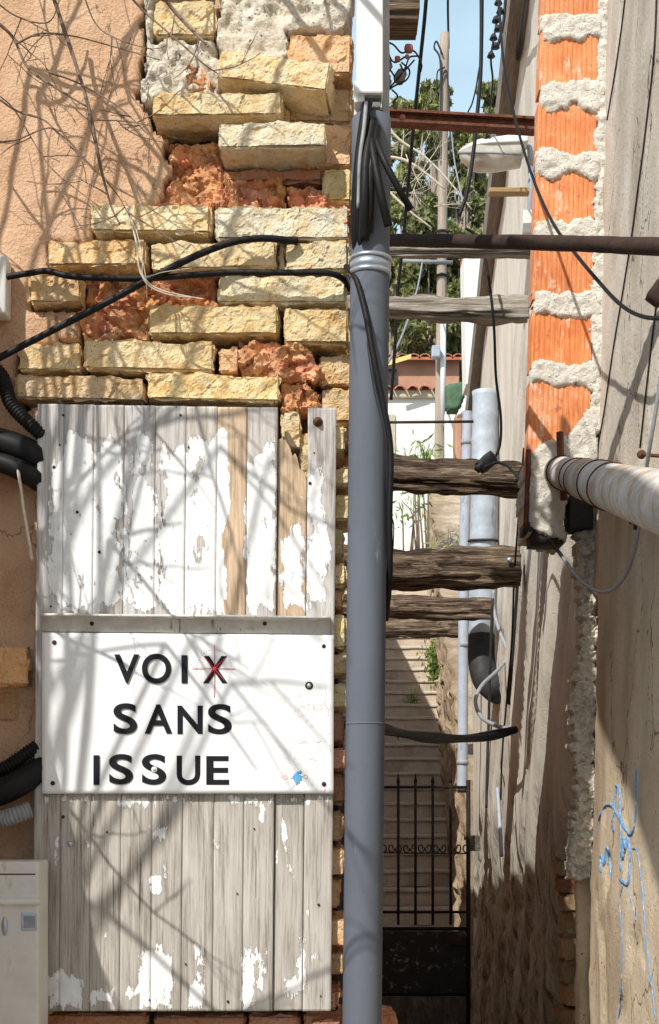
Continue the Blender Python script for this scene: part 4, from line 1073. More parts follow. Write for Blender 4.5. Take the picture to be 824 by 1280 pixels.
cable('cable', [(620, -60, 4.6), (625, 20, 4.5), (630, 80, 4.4), (642, 140, 4.2), (657, 195, 4.0), (675, 245, 3.7), (695, 285, 3.45), (720, 318, 3.2), (745, 348, 3.0), (775, 380, 2.8), (805, 396, 2.65), (850, 398, 2.45)], 4, M['black'], 'long black cable sweeping in front of the orange pillar to the right edge')
cable('cable', [(632, -60, 5), (622, 20, 5), (614, 70, 5), (616, 100, 5.1), (613, 130, 5.3), (608, 170, 5.6), (604, 210, 5.8)], 2.5, M['black'], 'dark service wire running down under the insulators')
cable('cable', [(634, -40, 5), (632, 0, 5), (629, 30, 5), (622, 60, 5)], 4, M['black'], 'short dark cable feeding the insulator string')
ins = empty('insulator_string', P(619, 40, 5), 'string of small dark insulators on the cables at the top of the alley', 'insulators')
for k in range(7):
    bm = bmesh.new(); y = 2+k*11; x = 625-k*1.5
    rr = bmesh.ops.create_cone(bm, cap_ends=True, segments=14, radius1=.016, radius2=.008, depth=.018)
    for v in rr['verts']: v.co += P(x+(2 if k % 2 else -2), y, 5)
    obj('insulator', bm, M['darkpipe'], ins)
cable('cable', [(606, 584, 4.7), (622, 578, 4.7), (636, 584, 4.6), (652, 604, 4.4), (668, 640, 4.1), (688, 675, 3.8), (706, 700, 3.6)], 4, M['black'], 'black cable leaving the clamp on the thick beam towards the right wall')
cable('cable', [(704, 697, 3.6), (722, 722, 3.4), (745, 738, 3.2), (766, 737, 3.05), (784, 715, 2.95), (796, 675, 2.85), (803, 620, 2.8), (812, 560, 2.7), (822, 500, 2.65), (834, 420, 2.6)], 5, M['greycable'], 'grey cable making a big loop below the cement pipe')
bm = bmesh.new(); lattice_box(bm, P(608, 578, 4.74), (.075, .045, .05), .008, .008, .004, 3, Euler((0, -.7, 0)))
lattice_box(bm, P(601, 583, 4.73), (.05, .03, .03), .008, .008, .004, 8, Euler((0, -.8, 0)))
o = obj('cable_clamp', bm, M['black']); tag(o, 'black plastic cable clamp lying on the thick dark beam', 'clamp')
cb = empty('cable_bundle', P(560, 925, 5.4), 'thick bundle of black cables sagging across the alley above the gate', 'cables')
for k, (o1, o2, w) in enumerate(((0, 0, 10), (4, 2, 7), (-4, -2, 6))):
    cable('bundled_cable', [(374, 890+o1, 4.1), (440, 905+o1, 4.2), (480, 911+o1, 4.6), (505, 917+o2, 4.9), (540, 922+o1, 5.2), (580, 923+o2, 5.5), (615, 919+o1, 5.7), (645, 912+o2, 5.8)], w, M['black'], None, parent=cb)
for x, y in ((498, 916), (553, 923), (610, 920)):
    bm = bmesh.new(); c = P(x, y, 5.0+.007*(x-498)); tube(bm, [c+Vector((0, math.cos(a)*.024, math.sin(a)*.024)) for a in [k*.35 for k in range(19)]], .003, 6, cap=False); obj('cable_tie', bm, M['greycable'], cb)
cable('thin_pipe', [(616, 748, 7.0), (613, 830, 7.1), (611, 900, 7.2), (609, 965, 7.2), (608, 1010, 7.2)], 3.5, M['darkpipe'], 'thin black pipe down the alley wall behind the hose loop', 'pipe')
cable('thin_pipe', [(622, 985, 6.4), (625, 1030, 6.3), (627, 1070, 6.2)], 5, M['greypipe'], 'short white pipe stub low on the alley wall', 'pipe')
cable('cable', [(655, 560, 5.5), (648, 650, 5.7), (643, 720, 5.9), (640, 800, 6.1), (634, 870, 6.3), (628, 940, 6.4), (626, 1000, 6.4)], 2.5, M['black'], 'thin black cable dropping along the alley wall past the beam bolt')
cable('cable', [(486, 640, 3.1), (492, 655, 3.2), (491, 690, 3.2), (487, 705, 3.1)], 1.6, M['black'], 'short wire bow looping out from the drainpipe edge')
hg = 'grey hoses on the alley wall'
cable('hose', [(617, 738, 7.2), (618, 765, 7.2), (625, 790, 7.1), (634, 812, 7), (634, 822, 7), (622, 838, 6.8), (604, 855, 6.6), (595, 872, 6.5), (597, 888, 6.4), (606, 900, 6.2), (624, 908, 6.0), (640, 912, 5.9)], 5, M['greycable'], 'grey hose coiling from the narrow beam down to the cable bundle', 'hose')
cable('hose', [(648, 712, 6.2), (645, 760, 6.3), (640, 830, 6.4), (636, 880, 6.5)], 4, M['darkpipe'], 'dark tube running straight down the alley wall', 'hose')
# thin dark tubes laid on the near right wall as painted cable shadows
wl = [([(822, -60), (818, 60), (806, 170), (797, 240), (788, 306), (776, 380), (766, 440), (756, 510), (748, 556)], 'dark line standing in for a cable shadow on the right wall from the top edge to the pillar foot'),
      ([(786, -60), (780, 10), (772, 70), (764, 120), (759, 150)], 'short dark line standing in for a cable shadow near the top of the pillar'),
      ([(828, 320), (820, 385), (812, 450), (800, 560)], 'thin dark line standing in for a cable shadow ending above the cement pipe')]
for pts, l in wl:
    pp = smooth_path([Vector((x, y, 0)) for x, y in pts], 8); bm = bmesh.new(); tube(bm, [W(p.x, p.y, .003) for p in pp], .0022, 6); tag(obj('cable_shadow_line', bm, M['darkrust']), l, 'cable')
cable('cable', [(660, -20, 5.2), (650, 50, 5.9), (642, 110, 6.5), (630, 190, 7.3), (615, 290, 8.4), (606, 360, 9.2), (598, 430, 10)], 3.5, M['black'], 'black cable following the roof edge of the right wall into the distance')

# ================================================================== DUCTS on right wall beyond the pillar
du = empty('ventilation_duct', P(602, 870, 7.7), 'large pale blue-grey duct strapped to the alley wall with a blackened elbow', 'duct')
bm = bmesh.new(); pts = [P(607-(y-490)*.017, y, 7.7) for y in range(490, 800, 6)]
tube(bm, pts, lambda f: .075+.004*(1 if (int(round(f*51)) % 5 == 0) else 0), 28); obj('duct', bm, M['galv'], du)
bm = bmesh.new(); tube(bm, smooth_path([P(602, 795, 7.7), P(602, 825, 7.65), P(607, 848, 7.6), P(618, 860, 7.5), P(625, 864, 7.45)], 8), .078, 28); obj('elbow', bm, M['darkpipe'], du)
bm = bmesh.new(); c = P(604, 676, 7.7); tube(bm, [c+Vector((math.cos(a)*.084, math.sin(a)*.084, .01*math.sin(a))) for a in [k*.3 for k in range(22)]], .008, 6, cap=False); obj('strap', bm, M['darkpipe'], du)
tp = empty('thin_downpipe', P(578, 990, 9.3), 'slim light grey downpipe left of the duct with an open lower end', 'downpipe')
bm = bmesh.new(); tube(bm, [P(585, 515, 9.3), P(583.5, 560, 9.3), P(580, 700, 9.3), P(578, 985, 9.3)], .037, 20, cap=False); obj('pipe', bm, M['greypipe'], tp)
bm = bmesh.new()
for y in (553, 806, 953): tube(bm, [P(583.4-(y-560)*.012, y+3, 9.3), P(583.4-(y-560)*.012, y-3, 9.3)], .042, 20)
obj('collar', bm, M['greycable'], tp)
bm = bmesh.new(); c = P(578, 989, 9.28); tube(bm, [c+Vector((0, .0, .03)), c+Vector((0, .0, -.01))], .033, 16); obj('open_end', bm, M['darkpipe'], tp)

# ledges and rubble wall at right foot of stairs
wl_ = empty('garden_wall', (1.4, 14, 0), 'low rubble garden wall climbing along the right side of the steps', 'wall')
bm = bmesh.new(); cq = bm.verts.layers.float_color.new('col'); g = []
YG = [10.64+.055*i for i in range(134)]
for y_ in YG:
    zz = Z0+(y_-D0)/T*RS; xx = wallx(y_)-.02*(y_-10.5); row = []
    for j in range(46):
        z_ = zz-.6+(2.7-.1*(y_-10.6))*j/45
        f_ = facet((y_*.6, z_, 3), 7, 1)
        v = bm.verts.new((xx-.05*f_-.02, y_, z_+.03*noise.noise(Vector((y_*3, 1, 1)))*(j == 45))); w_ = .62+.25*noise.noise(Vector((y_*2, z_*3, 1))); v[cq] = (w_, w_*.9, w_*.78, 1); row.append(v)
    g.append(row)
for i in range(len(g)-1):
    for j in range(45): bm.faces.new((g[i][j], g[i][j+1], g[i+1][j+1], g[i+1][j]))
tp0 = [bm.verts.new(r[-1].co+Vector((.5, 0, 0))) for r in g]
for i in range(len(g)-1): bm.faces.new((g[i][-1], tp0[i], tp0[i+1], g[i+1][-1]))
fb = [bm.verts.new(v.co+Vector((.5, 0, 0))) for v in g[0]]
for j in range(45): bm.faces.new((g[0][j], fb[j], fb[j+1], g[0][j+1]))
mg_ = rough_mat('rubble stone', [(.3, (.22, .16, .11)), (.46, (.52, .42, .31)), (.6, (.74, .65, .52)), (.78, (.60, .36, .24))], 6, 60, .02, attrmul=True)
obj('stones', bm, mg_, wl_, False)

# ================================================================== GATE
GD = 8.0
gate = empty('iron_gate', P(532, 1290, GD), 'rusty black iron gate with upright bars and scrollwork at the foot of the steps', 'gate')
def gtube(pts, wpx, name, seg=8, m='gate'):
    bm = bmesh.new(); tube(bm, [P(x, y, GD) for x, y in pts], wpx/2/S*GD, seg); return obj(name, bm, M[m], gate)
for x in (477, 498, 519.5, 541, 563.5): 
    bm = bmesh.new(); tube(bm, [P(x, 1156, GD), P(x, 978, GD)], 1.7/S*GD, 8); tube(bm, [P(x, 978, GD), P(x, 966, GD)], lambda f: (2.2*(1-f)+.2)/S*GD, 8); obj('bar', bm, M['gate'], gate)
gtube([(585.5, 975), (585.5, 1330)], 5.5, 'frame_post', 4); gtube([(455, 975), (455, 1330)], 5.5, 'frame_post', 4)
for y, w in ((984, 3.5), (1140, 3.5), (1161, 5), (1243, 5)): gtube([(455, y), (585, y)], w, 'rail', 4)
bm = bmesh.new()
for k in range(12):
    x = 480+k*9.3; s_ = 1 if k % 2 else -1
    pts = [(x+s_*(4.6-a*.45)*math.cos(a), 1060+(6.5-a*.6)*math.sin(a)) for a in [i*.6 for i in range(12)]]
    tube(bm, smooth_path([P(px_, py_, GD) for px_, py_ in pts], 2), .9/S*GD, 5)
tube(bm, [P(477, 1066, GD), P(585, 1067, GD)], .9/S*GD, 5)
obj('scrollwork', bm, M['darkrust'], gate)
mp_, t, b = nt('peeling black sheet'); co = coord(t); n1 = ntex(t, co, 9, 7, .7); n2 = ntex(t, co, 50, 5, .7)
c_ = mix(t, mth(t, 'MULTIPLY', ramp(t, [(.54, (0, 0, 0)), (.6, (1, 1, 1))], n1), mth(t, 'GREATER_THAN', n2, .52)), (.012, .010, .009), (.26, .24, .20))
t.links.new(c_, b.inputs['Base Color']); b.inputs['Roughness'].default_value = .6; bump(t, b, n1, .5, .004)
bm = bmesh.new(); pbox(bm, 458, 1164, 583, 1241, GD-.004, .008); obj('sheet_panel', bm, mp_, gate, False)
bm = bmesh.new(); pbox(bm, 458, 1246, 583, 1330, GD-.004, .008); obj('lower_panel', bm, M['grime'], gate, False)
bm = bmesh.new(); pbox(bm, 562, 1170, 583, 1182, GD-.02, .03, .003); obj('lock', bm, M['darkrust'], gate, False)
bm = bmesh.new(); pbox(bm, 588, 1045, 600, 1064, GD+.05, .2, .003); o = obj('stone_block', bm, M['grime'], None, False); tag(o, 'dark block jutting from the wall right of the gate', 'block')

# ================================================================== FAR: white house, terracotta house, pole
fh = empty('house', P(530, 690, 21), 'whitewashed house beyond the steps with a short row of roof tiles', 'house')
bm = bmesh.new(); pbox(bm, 380, 497, 600, 800, 21, 1.2); obj('wall', bm, M['leafwhite'], fh, False)
bm = bmesh.new(); pbox(bm, 380, 487, 556, 497, 20.93, .3, .02); obj('cornice', bm, plain('beige cornice', (.55, .46, .34), .9), fh, False)
def tiles(bm, x0, x1, y, d, n, r):
    for i in range(n):
        x = x0+(x1-x0)*(i+.5)/n; c = P(x, y, d); rr = r
        for j in range(1):
            rings = []
            for t_ in (0, 1):
                rings.append([bm.verts.new((c.x+math.cos(a)*rr, c.y+t_*1.1, c.z+math.sin(a)*rr*.8+t_*.28)) for a in [math.pi*k/8 for k in range(9)]]
                             +[bm.verts.new((c.x+math.cos(a)*(rr-.025), c.y+t_*1.1, c.z+math.sin(a)*(rr-.025)*.8+t_*.28)) for a in [math.pi*k/8 for k in range(8, -1, -1)]])
            m_ = len(rings[0])
            for k in range(m_): bm.faces.new((rings[0][k], rings[0][(k+1) % m_], rings[1][(k+1) % m_], rings[1][k]))
            bm.faces.new(rings[0])
bm = bmesh.new(); tiles(bm, 380, 572, 487, 20.85, 12, .09); obj('roof_tiles', bm, M['terracotta'], fh)
bm = bmesh.new(); pbox(bm, 482, 518, 494, 566, 20.97, .06); obj('shutter', bm, plain('beige shutter', (.52, .47, .38), .8), fh, False)
th = empty('house', P(530, 500, 23.5), 'small terracotta coloured house under the trees with a wavy tile eave', 'house')
bm = bmesh.new(); pbox(bm, 400, 450, 574, 560, 23.5, 1.5); obj('wall', bm, M['pinkwall'], th, False)
bm = bmesh.new(); tiles(bm, 400, 580, 448, 23.3, 13, .11)
bb = bmesh.new(); a = P(400, 452, 23.4); b = P(580, 452, 23.4); vs = [bb.verts.new(v) for v in ((a.x, 23.3, a.z), (b.x, 23.3, b.z), (b.x, 25.3, b.z+.55), (a.x, 25.3, a.z+.55), (a.x, 23.3, a.z+.05), (b.x, 23.3, b.z+.05), (b.x, 25.3, b.z+.6), (a.x, 25.3, a.z+.6))]
for f in ((0, 1, 2, 3), (4, 7, 6, 5), (0, 4, 5, 1), (1, 5, 6, 2)): bb.faces.new([vs[i] for i in f])
obj('roof_slab', bb, M['terracotta'], th, False)
obj('roof_tiles', bm, M['terracotta'], th)
bm = bmesh.new(); pbox(bm, 484, 461, 496, 482, 23.45, .1); obj('dark_opening', bm, M['darkpipe'], th, False)
bm = bmesh.new(); a, b = P(484, 457, 20.5), P(514, 448, 20.5)
box(bm, (a.x, 20.5, a.z), (b.x, 20.52, a.z+.07))
for v in bm.verts:
    v.co.z += (v.co.x-a.x)/(b.x-a.x)*(b.z-a.z)
o = obj('yellow_level', bm, plain('yellow painted strip', (.75, .60, .22), .6), None, False); tag(o, 'slanting yellow strip with holes hanging before the terracotta house', 'strip')
# white plaster wall segment + pipes at right distance
bm = bmesh.new()
vs = [bm.verts.new(v) for v in (P(580, 318, 14), P(601, 318, 14), P(592, 480, 14), P(583, 480, 14))]; r = bmesh.ops.extrude_face_region(bm, geom=[bm.faces.new(vs)])
for v in [e for e in r['geom'] if isinstance(e, bmesh.types.BMVert)]: v.co.y += .4
o = obj('chimney_stack', bm, M['leafwhite'], None, False); tag(o, 'narrow white plastered stack just left of the alley wall', 'chimney'); chim = o
bm = bmesh.new(); pbox(bm, 581, 303, 600, 318, 14, .5, .02); o = obj('cap', bm, M['terracotta'], chim, False)
bm = bmesh.new(); patch(bm, [(557, 480), (584, 477), (586, 488), (578, 508), (572, 516), (558, 514)], 2, 15.5, .1, .06, 3, 2.5, .3, .6, .05); o = obj('tarpaulin', bm, M['greencloth']); tag(o, 'dark green tarpaulin draped beside the utility pole', 'tarpaulin')
bm = bmesh.new(); patch(bm, [(586, 478), (592, 482), (593, 515), (580, 520), (570, 520), (578, 508)], 2, 15.0, .08, .04, 9, 3, .3, .6, .04); o = obj('white_sheet', bm, M['leafwhite']); tag(o, 'white sheet bunched to the right of the green tarpaulin', 'sheet')
bm = bmesh.new(); pbox(bm, 557, 514, 570, 585, 17, .2); o = obj('white_post', bm, M['leafwhite'], None, False); tag(o, 'squat whitewashed post below the green tarpaulin', 'post')
bm = bmesh.new(); pbox(bm, 569, 517, 578, 580, 16, .3, .02); o = obj('brick_post', bm, M['pinkwall'], None, False); tag(o, 'orange brown post between white post and slim downpipe', 'post')
up = empty('utility_pole', P(549, 700, 19.5), 'tall wooden utility pole with curled cables at its top', 'utility pole')
bm = bmesh.new(); tube(bm, [P(556-(y-42)*.012, y, 19.5) for y in range(42, 760, 30)], lambda f: .065+.018*f, 16, .08); obj('pole', bm, M['pole'], up)
bm = bmesh.new(); tube(bm, [P(554.5, 380, 19.35), P(553.5, 532, 19.35)], .04, 12); obj('white_conduit', bm, M['white'], up)
bm = bmesh.new(); pbox(bm, 540, 431, 551, 446, 19.2, .15, .02); obj('bracket', bm, M['greypipe'], up, False)
bm = bmesh.new()
for y in (291, 330, 346): tube(bm, [P(552, y, 19.5)+Vector((math.cos(a)*.09, math.sin(a)*.09, 0)) for a in [k*.5 for k in range(14)]], .018, 6, cap=False)
tube(bm, smooth_path([P(553, 68, 19.4), P(546, 52, 19.4), P(543, 60, 19.4), P(550, 74, 19.4), P(551, 120, 19.4), P(549, 200, 19.4)], 8), .014, 6)
tube(bm, smooth_path([P(556, 84, 19.4), P(547, 90, 19.4), P(548, 110, 19.4), P(558, 88, 19.4), P(562, 140, 19.4), P(563, 200, 19.4)], 8), .012, 6)
obj('pole_cable', bm, M['darkpipe'], up)
bm = bmesh.new(); tube(bm, [P(500, 326, 19.3), P(566, 328, 19.3)], .03, 8); obj('cross_arm', bm, M['greycable'], up)
cable('cable', [(528, 328, 19), (522, 360, 18), (510, 400, 16), (498, 430, 14), (484, 455, 12)], 2.5, M['greycable'], 'pale stay wire slanting down left from the utility pole')
cable('cable', [(564, 160, 19), (568, 200, 16), (576, 240, 13), (580, 262, 10)], 2, M['greycable'], 'pale wire hanging from the pole towards the alley wall')

# ================================================================== VEGETATION
def leaves(bm, centre_fn, n, size, seed, colr=(.6, 1.3), elong=1.6):
    rg = random.Random(seed); cl = bm.verts.layers.float_color.get('col') or bm.verts.layers.float_color.new('col')
    for i in range(n):
        c, v0 = centre_fn(rg); s = size*rg.uniform(.6, 1.4)
        e = Euler((rg.uniform(0, 6.3), rg.uniform(0, 6.3), rg.uniform(0, 6.3))).to_matrix()
        v = v0*rg.uniform(*colr); w = s/elong
        vs = [bm.verts.new(c+e @ Vector(p)) for p in ((-s, 0, 0), (0, -w*.6, .1*s), (s, 0, 0), (0, w*.6, .1*s))]
        for q in vs: q[cl] = (v*1.05, v, v*.85, 1)
        bm.faces.new(vs)
def tree(px, pytop, d, wpx, hpx, seed, label, m='leaf', n=9000, size=.11, trunk=True):
    n = int(n*1.7); size *= 1.05
    rg = random.Random(seed)
    top = P(px, pytop, d); rw = wpx/2/S*d; hh = hpx/S*d
    base = Vector((top.x, d, terr(top.x, d)-.2))
    t = empty('tree', base, label, 'tree', 'trees on the hillside beyond the houses')
    clumps = []
    for i in range(70):
        a = rg.uniform(0, 6.28); f = rg.random(); r = rw*math.sqrt(rg.random())*(.35+.65*math.sin(math.pi*min(.98, .1+f*.85)))
        z = top.z-hh*(f*.95+.04)
        clumps.append((Vector((top.x+math.cos(a)*r, d+math.sin(a)*r*.8, z)), rw*rg.uniform(.16, .36), rg.uniform(.65, 1.25)))
    def cf(rg_):
        c, r, v = clumps[rg_.randrange(len(clumps))]
        dv = Vector((rg_.gauss(0, 1), rg_.gauss(0, 1), rg_.gauss(0, .75))).normalized()*r*(rg_.random()**.45)
        return c+dv, v
    bm = bmesh.new(); leaves(bm, cf, n, size, seed+1); obj('crown', bm, M[m], t, False)
    bm = bmesh.new(); tp_ = Vector((top.x, d, top.z-hh*.15))
    tube(bm, smooth_path([base, base.lerp(tp_, .5)+Vector((rg.uniform(-.2, .2), 0, 0)), tp_], 6), lambda f: .16*(1-f)+.03, 8)
    for c, r, v in clumps[::2]:
        s0 = base.lerp(tp_, rg.uniform(.45, .9)); tube(bm, smooth_path([s0, (s0+c)/2+Vector((0, 0, -.1)), c], 4), lambda f: .045*(1-f)+.01, 5)
    obj('trunk', bm, M['pole'], t)
tree(512, 118, 30, 90, 330, 1, 'olive green tree rising directly left of the utility pole', 'leaf', 10000, .10)
tree(468, 175, 28, 80, 300, 2, 'green tree partly hidden behind the drainpipe top', 'leaf', 8000, .10)
tree(545, 92, 33, 60, 380, 3, 'tallest tree standing behind the utility pole', 'leaf', 8000, .10)
tree(578, 150, 27, 55, 260, 4, 'tree with a rounded crown right of the pole above the white stack', 'leaf2', 8000, .09)
tree(612, 95, 36, 70, 380, 5, 'dark tree behind the street lamp and wall edge', 'leaf2', 8000, .11)
tree(535, 265, 25.8, 95, 230, 6, 'dense dark tree just above the terracotta house', 'leaf2', 12000, .09)
tree(490, 290, 26.5, 70, 200, 7, 'low tree over the left end of the terracotta house', 'leaf2', 9000, .09)
tree(580, 285, 26.2, 60, 200, 8, 'low tree over the right end of the terracotta house', 'leaf2', 8000, .09)
tree(390, 130, 32, 130, 400, 9, 'broad tree far behind the brick corner', 'leaf2', 6000, .13)
tree(690, 150, 34, 130, 400, 10, 'broad tree far behind the orange pillar', 'leaf2', 6000, .13)
bm = bmesh.new()
def hf(rg_):
    x = rg_.uniform(-30, 34); y = rg_.uniform(34, 60); return Vector((x, y, terr(x, y)+rg_.random()**.7*3.2+.6*math.sin(x*.9)+.5*math.sin(y*1.3+x)), ), .7+.5*noise.noise(Vector((x*.3, y*.3, 0)))
leaves(bm, hf, 36000, .22, 99)
obj('hillside_wood', bm, M['leaf2'], None, False, kind='stuff')
# bare pale branches in front of the trees
def twigs(bm, p0, dirv, L, r, rg, lvl, keep=lambda p: True, bend=.25, kids=(2, 4), shrink=.6):
    n = 7; pts = [p0]; dv = dirv.normalized()
    for i in range(n):
        dv = (dv+Vector((rg.gauss(0, 1), rg.gauss(0, 1), rg.gauss(0, 1)))*bend*.35+Vector((0, 0, .02))).normalized()
        q = pts[-1]+dv*L/n
        if not keep(q): break
        pts.append(q)
    if len(pts) > 1: tube(bm, pts, lambda f: max(.0009, r*(1-.55*f)), 6 if r > .004 else 4)
    if lvl and len(pts) > 3:
        for k in range(rg.randint(*kids)):
            i = rg.randint(1, len(pts)-2); dd = (pts[i+1]-pts[i]).normalized()
            s_ = Vector((rg.gauss(0, 1), rg.gauss(0, 1), rg.gauss(0, 1))).normalized()
            twigs(bm, pts[i], dd*.75+s_*.75, L*shrink*rg.uniform(.7, 1.15), r*.6, rg, lvl-1, keep, bend, kids, shrink)
rg = random.Random(31)
bm = bmesh.new()
tube(bm, smooth_path([P(478, 195, 14), P(505, 200, 14), P(530, 215, 14), P(556, 236, 14)], 6), lambda f: .018-.008*f, 6, .3)
tube(bm, smooth_path([P(478, 150, 14), P(500, 175, 14), P(530, 195, 14), P(560, 225, 14), P(590, 262, 14)], 6), lambda f: .015-.007*f, 6, .3)
tube(bm, smooth_path([P(482, 235, 14), P(510, 262, 14), P(540, 285, 14)], 6), lambda f: .014-.007*f, 6, .3)
for k in range(9):
    twigs(bm, P(rg.uniform(480, 545), rg.uniform(180, 265), 14), Vector((rg.uniform(-.3, 1), 0, rg.uniform(-.6, .6))), rg.uniform(.2, .5), .006, rg, 2)
o = obj('bare_branches', bm, M['paletwig']); tag(o, 'pale leafless branches reaching in from the left before the trees', 'branches')

def sapling(px, y0, y1, d, seed, label, spread=26, nl=150):
    rg = random.Random(seed); base = P(px, y1, d)
    t = empty('shrub', base, label, 'shrub'); stems = bmesh.new(); lv = bmesh.new(); tips = []
    for k in range(5):
        x = px+rg.uniform(-8, 8); p1 = P(px+rg.uniform(-spread, spread), y0+rg.uniform(0, 60), d+rg.uniform(-.3, .3))
        pts = smooth_path([P(x, y1, d), P(x+rg.uniform(-6, 6), (y0+y1)/2, d), p1], 6); tube(stems, pts, lambda f: .012*(1-.6*f), 5); tips += pts[4:]
    leaves(lv, lambda r_: ((lambda q: (q+Vector((r_.gauss(0, .10), r_.gauss(0, .10), r_.gauss(0, .09))), 1.0))(tips[int(r_.random()**.6*len(tips))] if tips else base)), nl, .055, seed, elong=3)
    obj('stem', stems, M['twig'], t); obj('leaves', lv, M['freshleaf'], t, False)
sapling(530, 510, 690, 15, 1, 'thin leafy shrub growing tall in front of the white wall', 20, 190)
sapling(512, 600, 690, 16.5, 2, 'small leafy shrub low against the white wall', 14, 70)
sapling(560, 640, 780, 14.5, 3, 'sparse shrub next to the slim downpipe', 10, 90)
def bush(px, py, d, wpx, seed, label, n=420):
    c = P(px, py, d); r = wpx/2/S*d; t = empty('bush', c-Vector((0, 0, r)), label, 'bush')
    bm = bmesh.new(); leaves(bm, lambda g_: (c+Vector((g_.gauss(0, .42)*r, g_.gauss(0, .4)*r, g_.gauss(0, .6)*r)), g_.uniform(.6, 1.2)), n, .035, seed, elong=2); obj('leaves', bm, M['freshleaf'], t, False)
    bm = bmesh.new(); rg = random.Random(seed)
    for k in range(8): twigs(bm, c+Vector((.1, 0, -r)), Vector((rg.uniform(-.8, .2), 0, 1)), r*1.8, .006, rg, 1)
    obj('stem', bm, M['twig'], t)
bush(550, 828, 14.8, 42, 5, 'bright green bush growing from the right side of the sunlit steps', 900)

rg = random.Random(40)
for k, l in enumerate(('small weed on the steps beside the rubble wall near the gate top', 'tiny weed growing from a sunlit step in the middle', 'small weed tuft at the top of the steps under the beams')):
    kk, xx = ((7, 1.25), (17, .95), (21, 1.25))[k]
    c = Vector((xx, D0+kk*T+.16, Z0+kk*RS+.03)); bm = bmesh.new(); leaves(bm, lambda g_: (c+Vector((g_.gauss(0, .05), g_.gauss(0, .03), abs(g_.gauss(0, .05)))), 1.0), 60, .025, k, elong=2.5)
    for i in range(5): tube(bm, [c-Vector((0, 0, .04)), c+Vector(((i-2)*.03, 0, .08))], .003, 4)
    tag(obj('weed', bm, M['freshleaf'], None, False), l, 'weed')
# vine twigs, top left, in frame
rg = random.Random(77)
vine = empty('bare_vine', P(60, -60, 2.8), 'leafless climbing vine hanging over the peach rendered wall at top left', 'vine')
main = [([(55, -40), (78, 30), (98, 90), (112, 140), (122, 190), (130, 225), (140, 260), (150, 280)], 6, 'twig'),
        ([(150, -20), (178, 12), (205, 36), (235, 62), (255, 80), (272, 92)], 3, 'twig'), ([(196, -20), (215, 10), (240, 38), (258, 55)], 6, 'twig'),
        ([(-20, 15), (15, 45), (35, 85), (70, 110), (108, 133)], 4.5, 'twig'), ([(-20, 110), (20, 138), (55, 150), (80, 175), (120, 215)], 3, 'twig'),
        ([(20, 55), (50, 42), (90, 45), (130, 55), (200, 75)], 2.6, 'twig'), ([(-20, 180), (20, 175), (60, 160), (90, 170)], 2.4, 'twig'), ([(60, 90), (100, 105), (150, 135), (185, 168)], 2.4, 'twig'),
        ([(120, 150), (160, 152), (190, 158)], 2, 'twig'), ([(0, 120), (20, 140), (60, 205), (100, 240), (130, 262)], 2, 'twig'), ([(132, 225), (148, 245), (158, 262), (172, 285)], 2.2, 'twig'), ([(-20, -10), (20, 20), (60, 28), (75, 0)], 2.5, 'twig'), ([(100, -20), (120, 30), (150, 50), (190, 62)], 2.2, 'twig')]
bm = bmesh.new()
for pts, w, m_ in main:
    dd = rg.uniform(2.78, 2.9)
    pp = smooth_path([P(x, y, dd+.03*math.sin(i*1.3)) for i, (x, y) in enumerate(pts)], 6)
    tube(bm, pp, lambda f: w/2/S*2.85*(1-.55*f), 6, .3)
    for k in range(2):
        q = pp[rg.randrange(3, len(pp)-2)]
        twigs(bm, q, Vector((rg.uniform(-.5, 1), rg.uniform(-.2, .2), rg.uniform(-1, .3))), rg.uniform(.04, .16), .0016, rg, 1, kids=(1, 2))
obj('twigs', bm, M['twig'], vine)
bm = bmesh.new()
for pts, w in (([(158, 262), (170, 300), (174, 335), (182, 350), (200, 362), (232, 370), (256, 374)], 3.0), ([(174, 335), (185, 356), (210, 368), (240, 372)], 2.5), ([(170, 285), (178, 320), (180, 345), (205, 340), (240, 335)], 1.5), ([(174, 300), (182, 345), (184, 375)], 1.6)):
    tube(bm, smooth_path([P(x, y, 2.86) for x, y in pts], 6), lambda f: w/2/S*2.86*(1-.5*f), 6)
obj('dry_stalk', bm, M['paletwig'], vine)
cable('dead_twig', [(22, 583, 2.9), (26, 610, 2.9), (30, 640, 2.9), (36, 675, 2.9), (40, 700, 2.92)], 4, M['paletwig'], 'snapped dry twig hanging left of the plank shutter', 'twig')

# leafless tree standing just outside the frame, its crown shades the facade
tr_ = empty('bare_tree', (-2.0, 1.3, 0), 'leafless tree beside the house whose twigs shade the facade', 'tree')
def keep(p):
    if p.y < .25: return p.z > 2.2
    x = CX+S*p.x/p.y; y = CY-S*(p.z-H)/p.y
    return not (-30 < x < 860 and -30 < y < 1320) and p.y < 2.9
bm = bmesh.new(); bt = bmesh.new()
tube(bt, smooth_path([Vector((-2.0, 1.3, -.1)), Vector((-1.95, 1.35, 1.2)), Vector((-1.85, 1.3, 2.4)), Vector((-1.7, 1.35, 3.4))], 8), lambda f: .075*(1-.5*f), 12, .15)
obj('trunk', bt, M['twig'], tr_)
rg = random.Random(12)
sv = Vector((math.sin(R(34))*math.cos(R(43)), math.cos(R(34))*math.cos(R(43)), -math.sin(R(43))))
tg = [(rg.uniform(-.66, .02), rg.uniform(.85, 2.45)) for k in range(10)]+[(rg.uniform(-.75, .0), rg.uniform(2.3, 3.4)) for k in range(9)]+[(rg.uniform(-.75, -.4), rg.uniform(2.5, 3.4)) for k in range(8)]
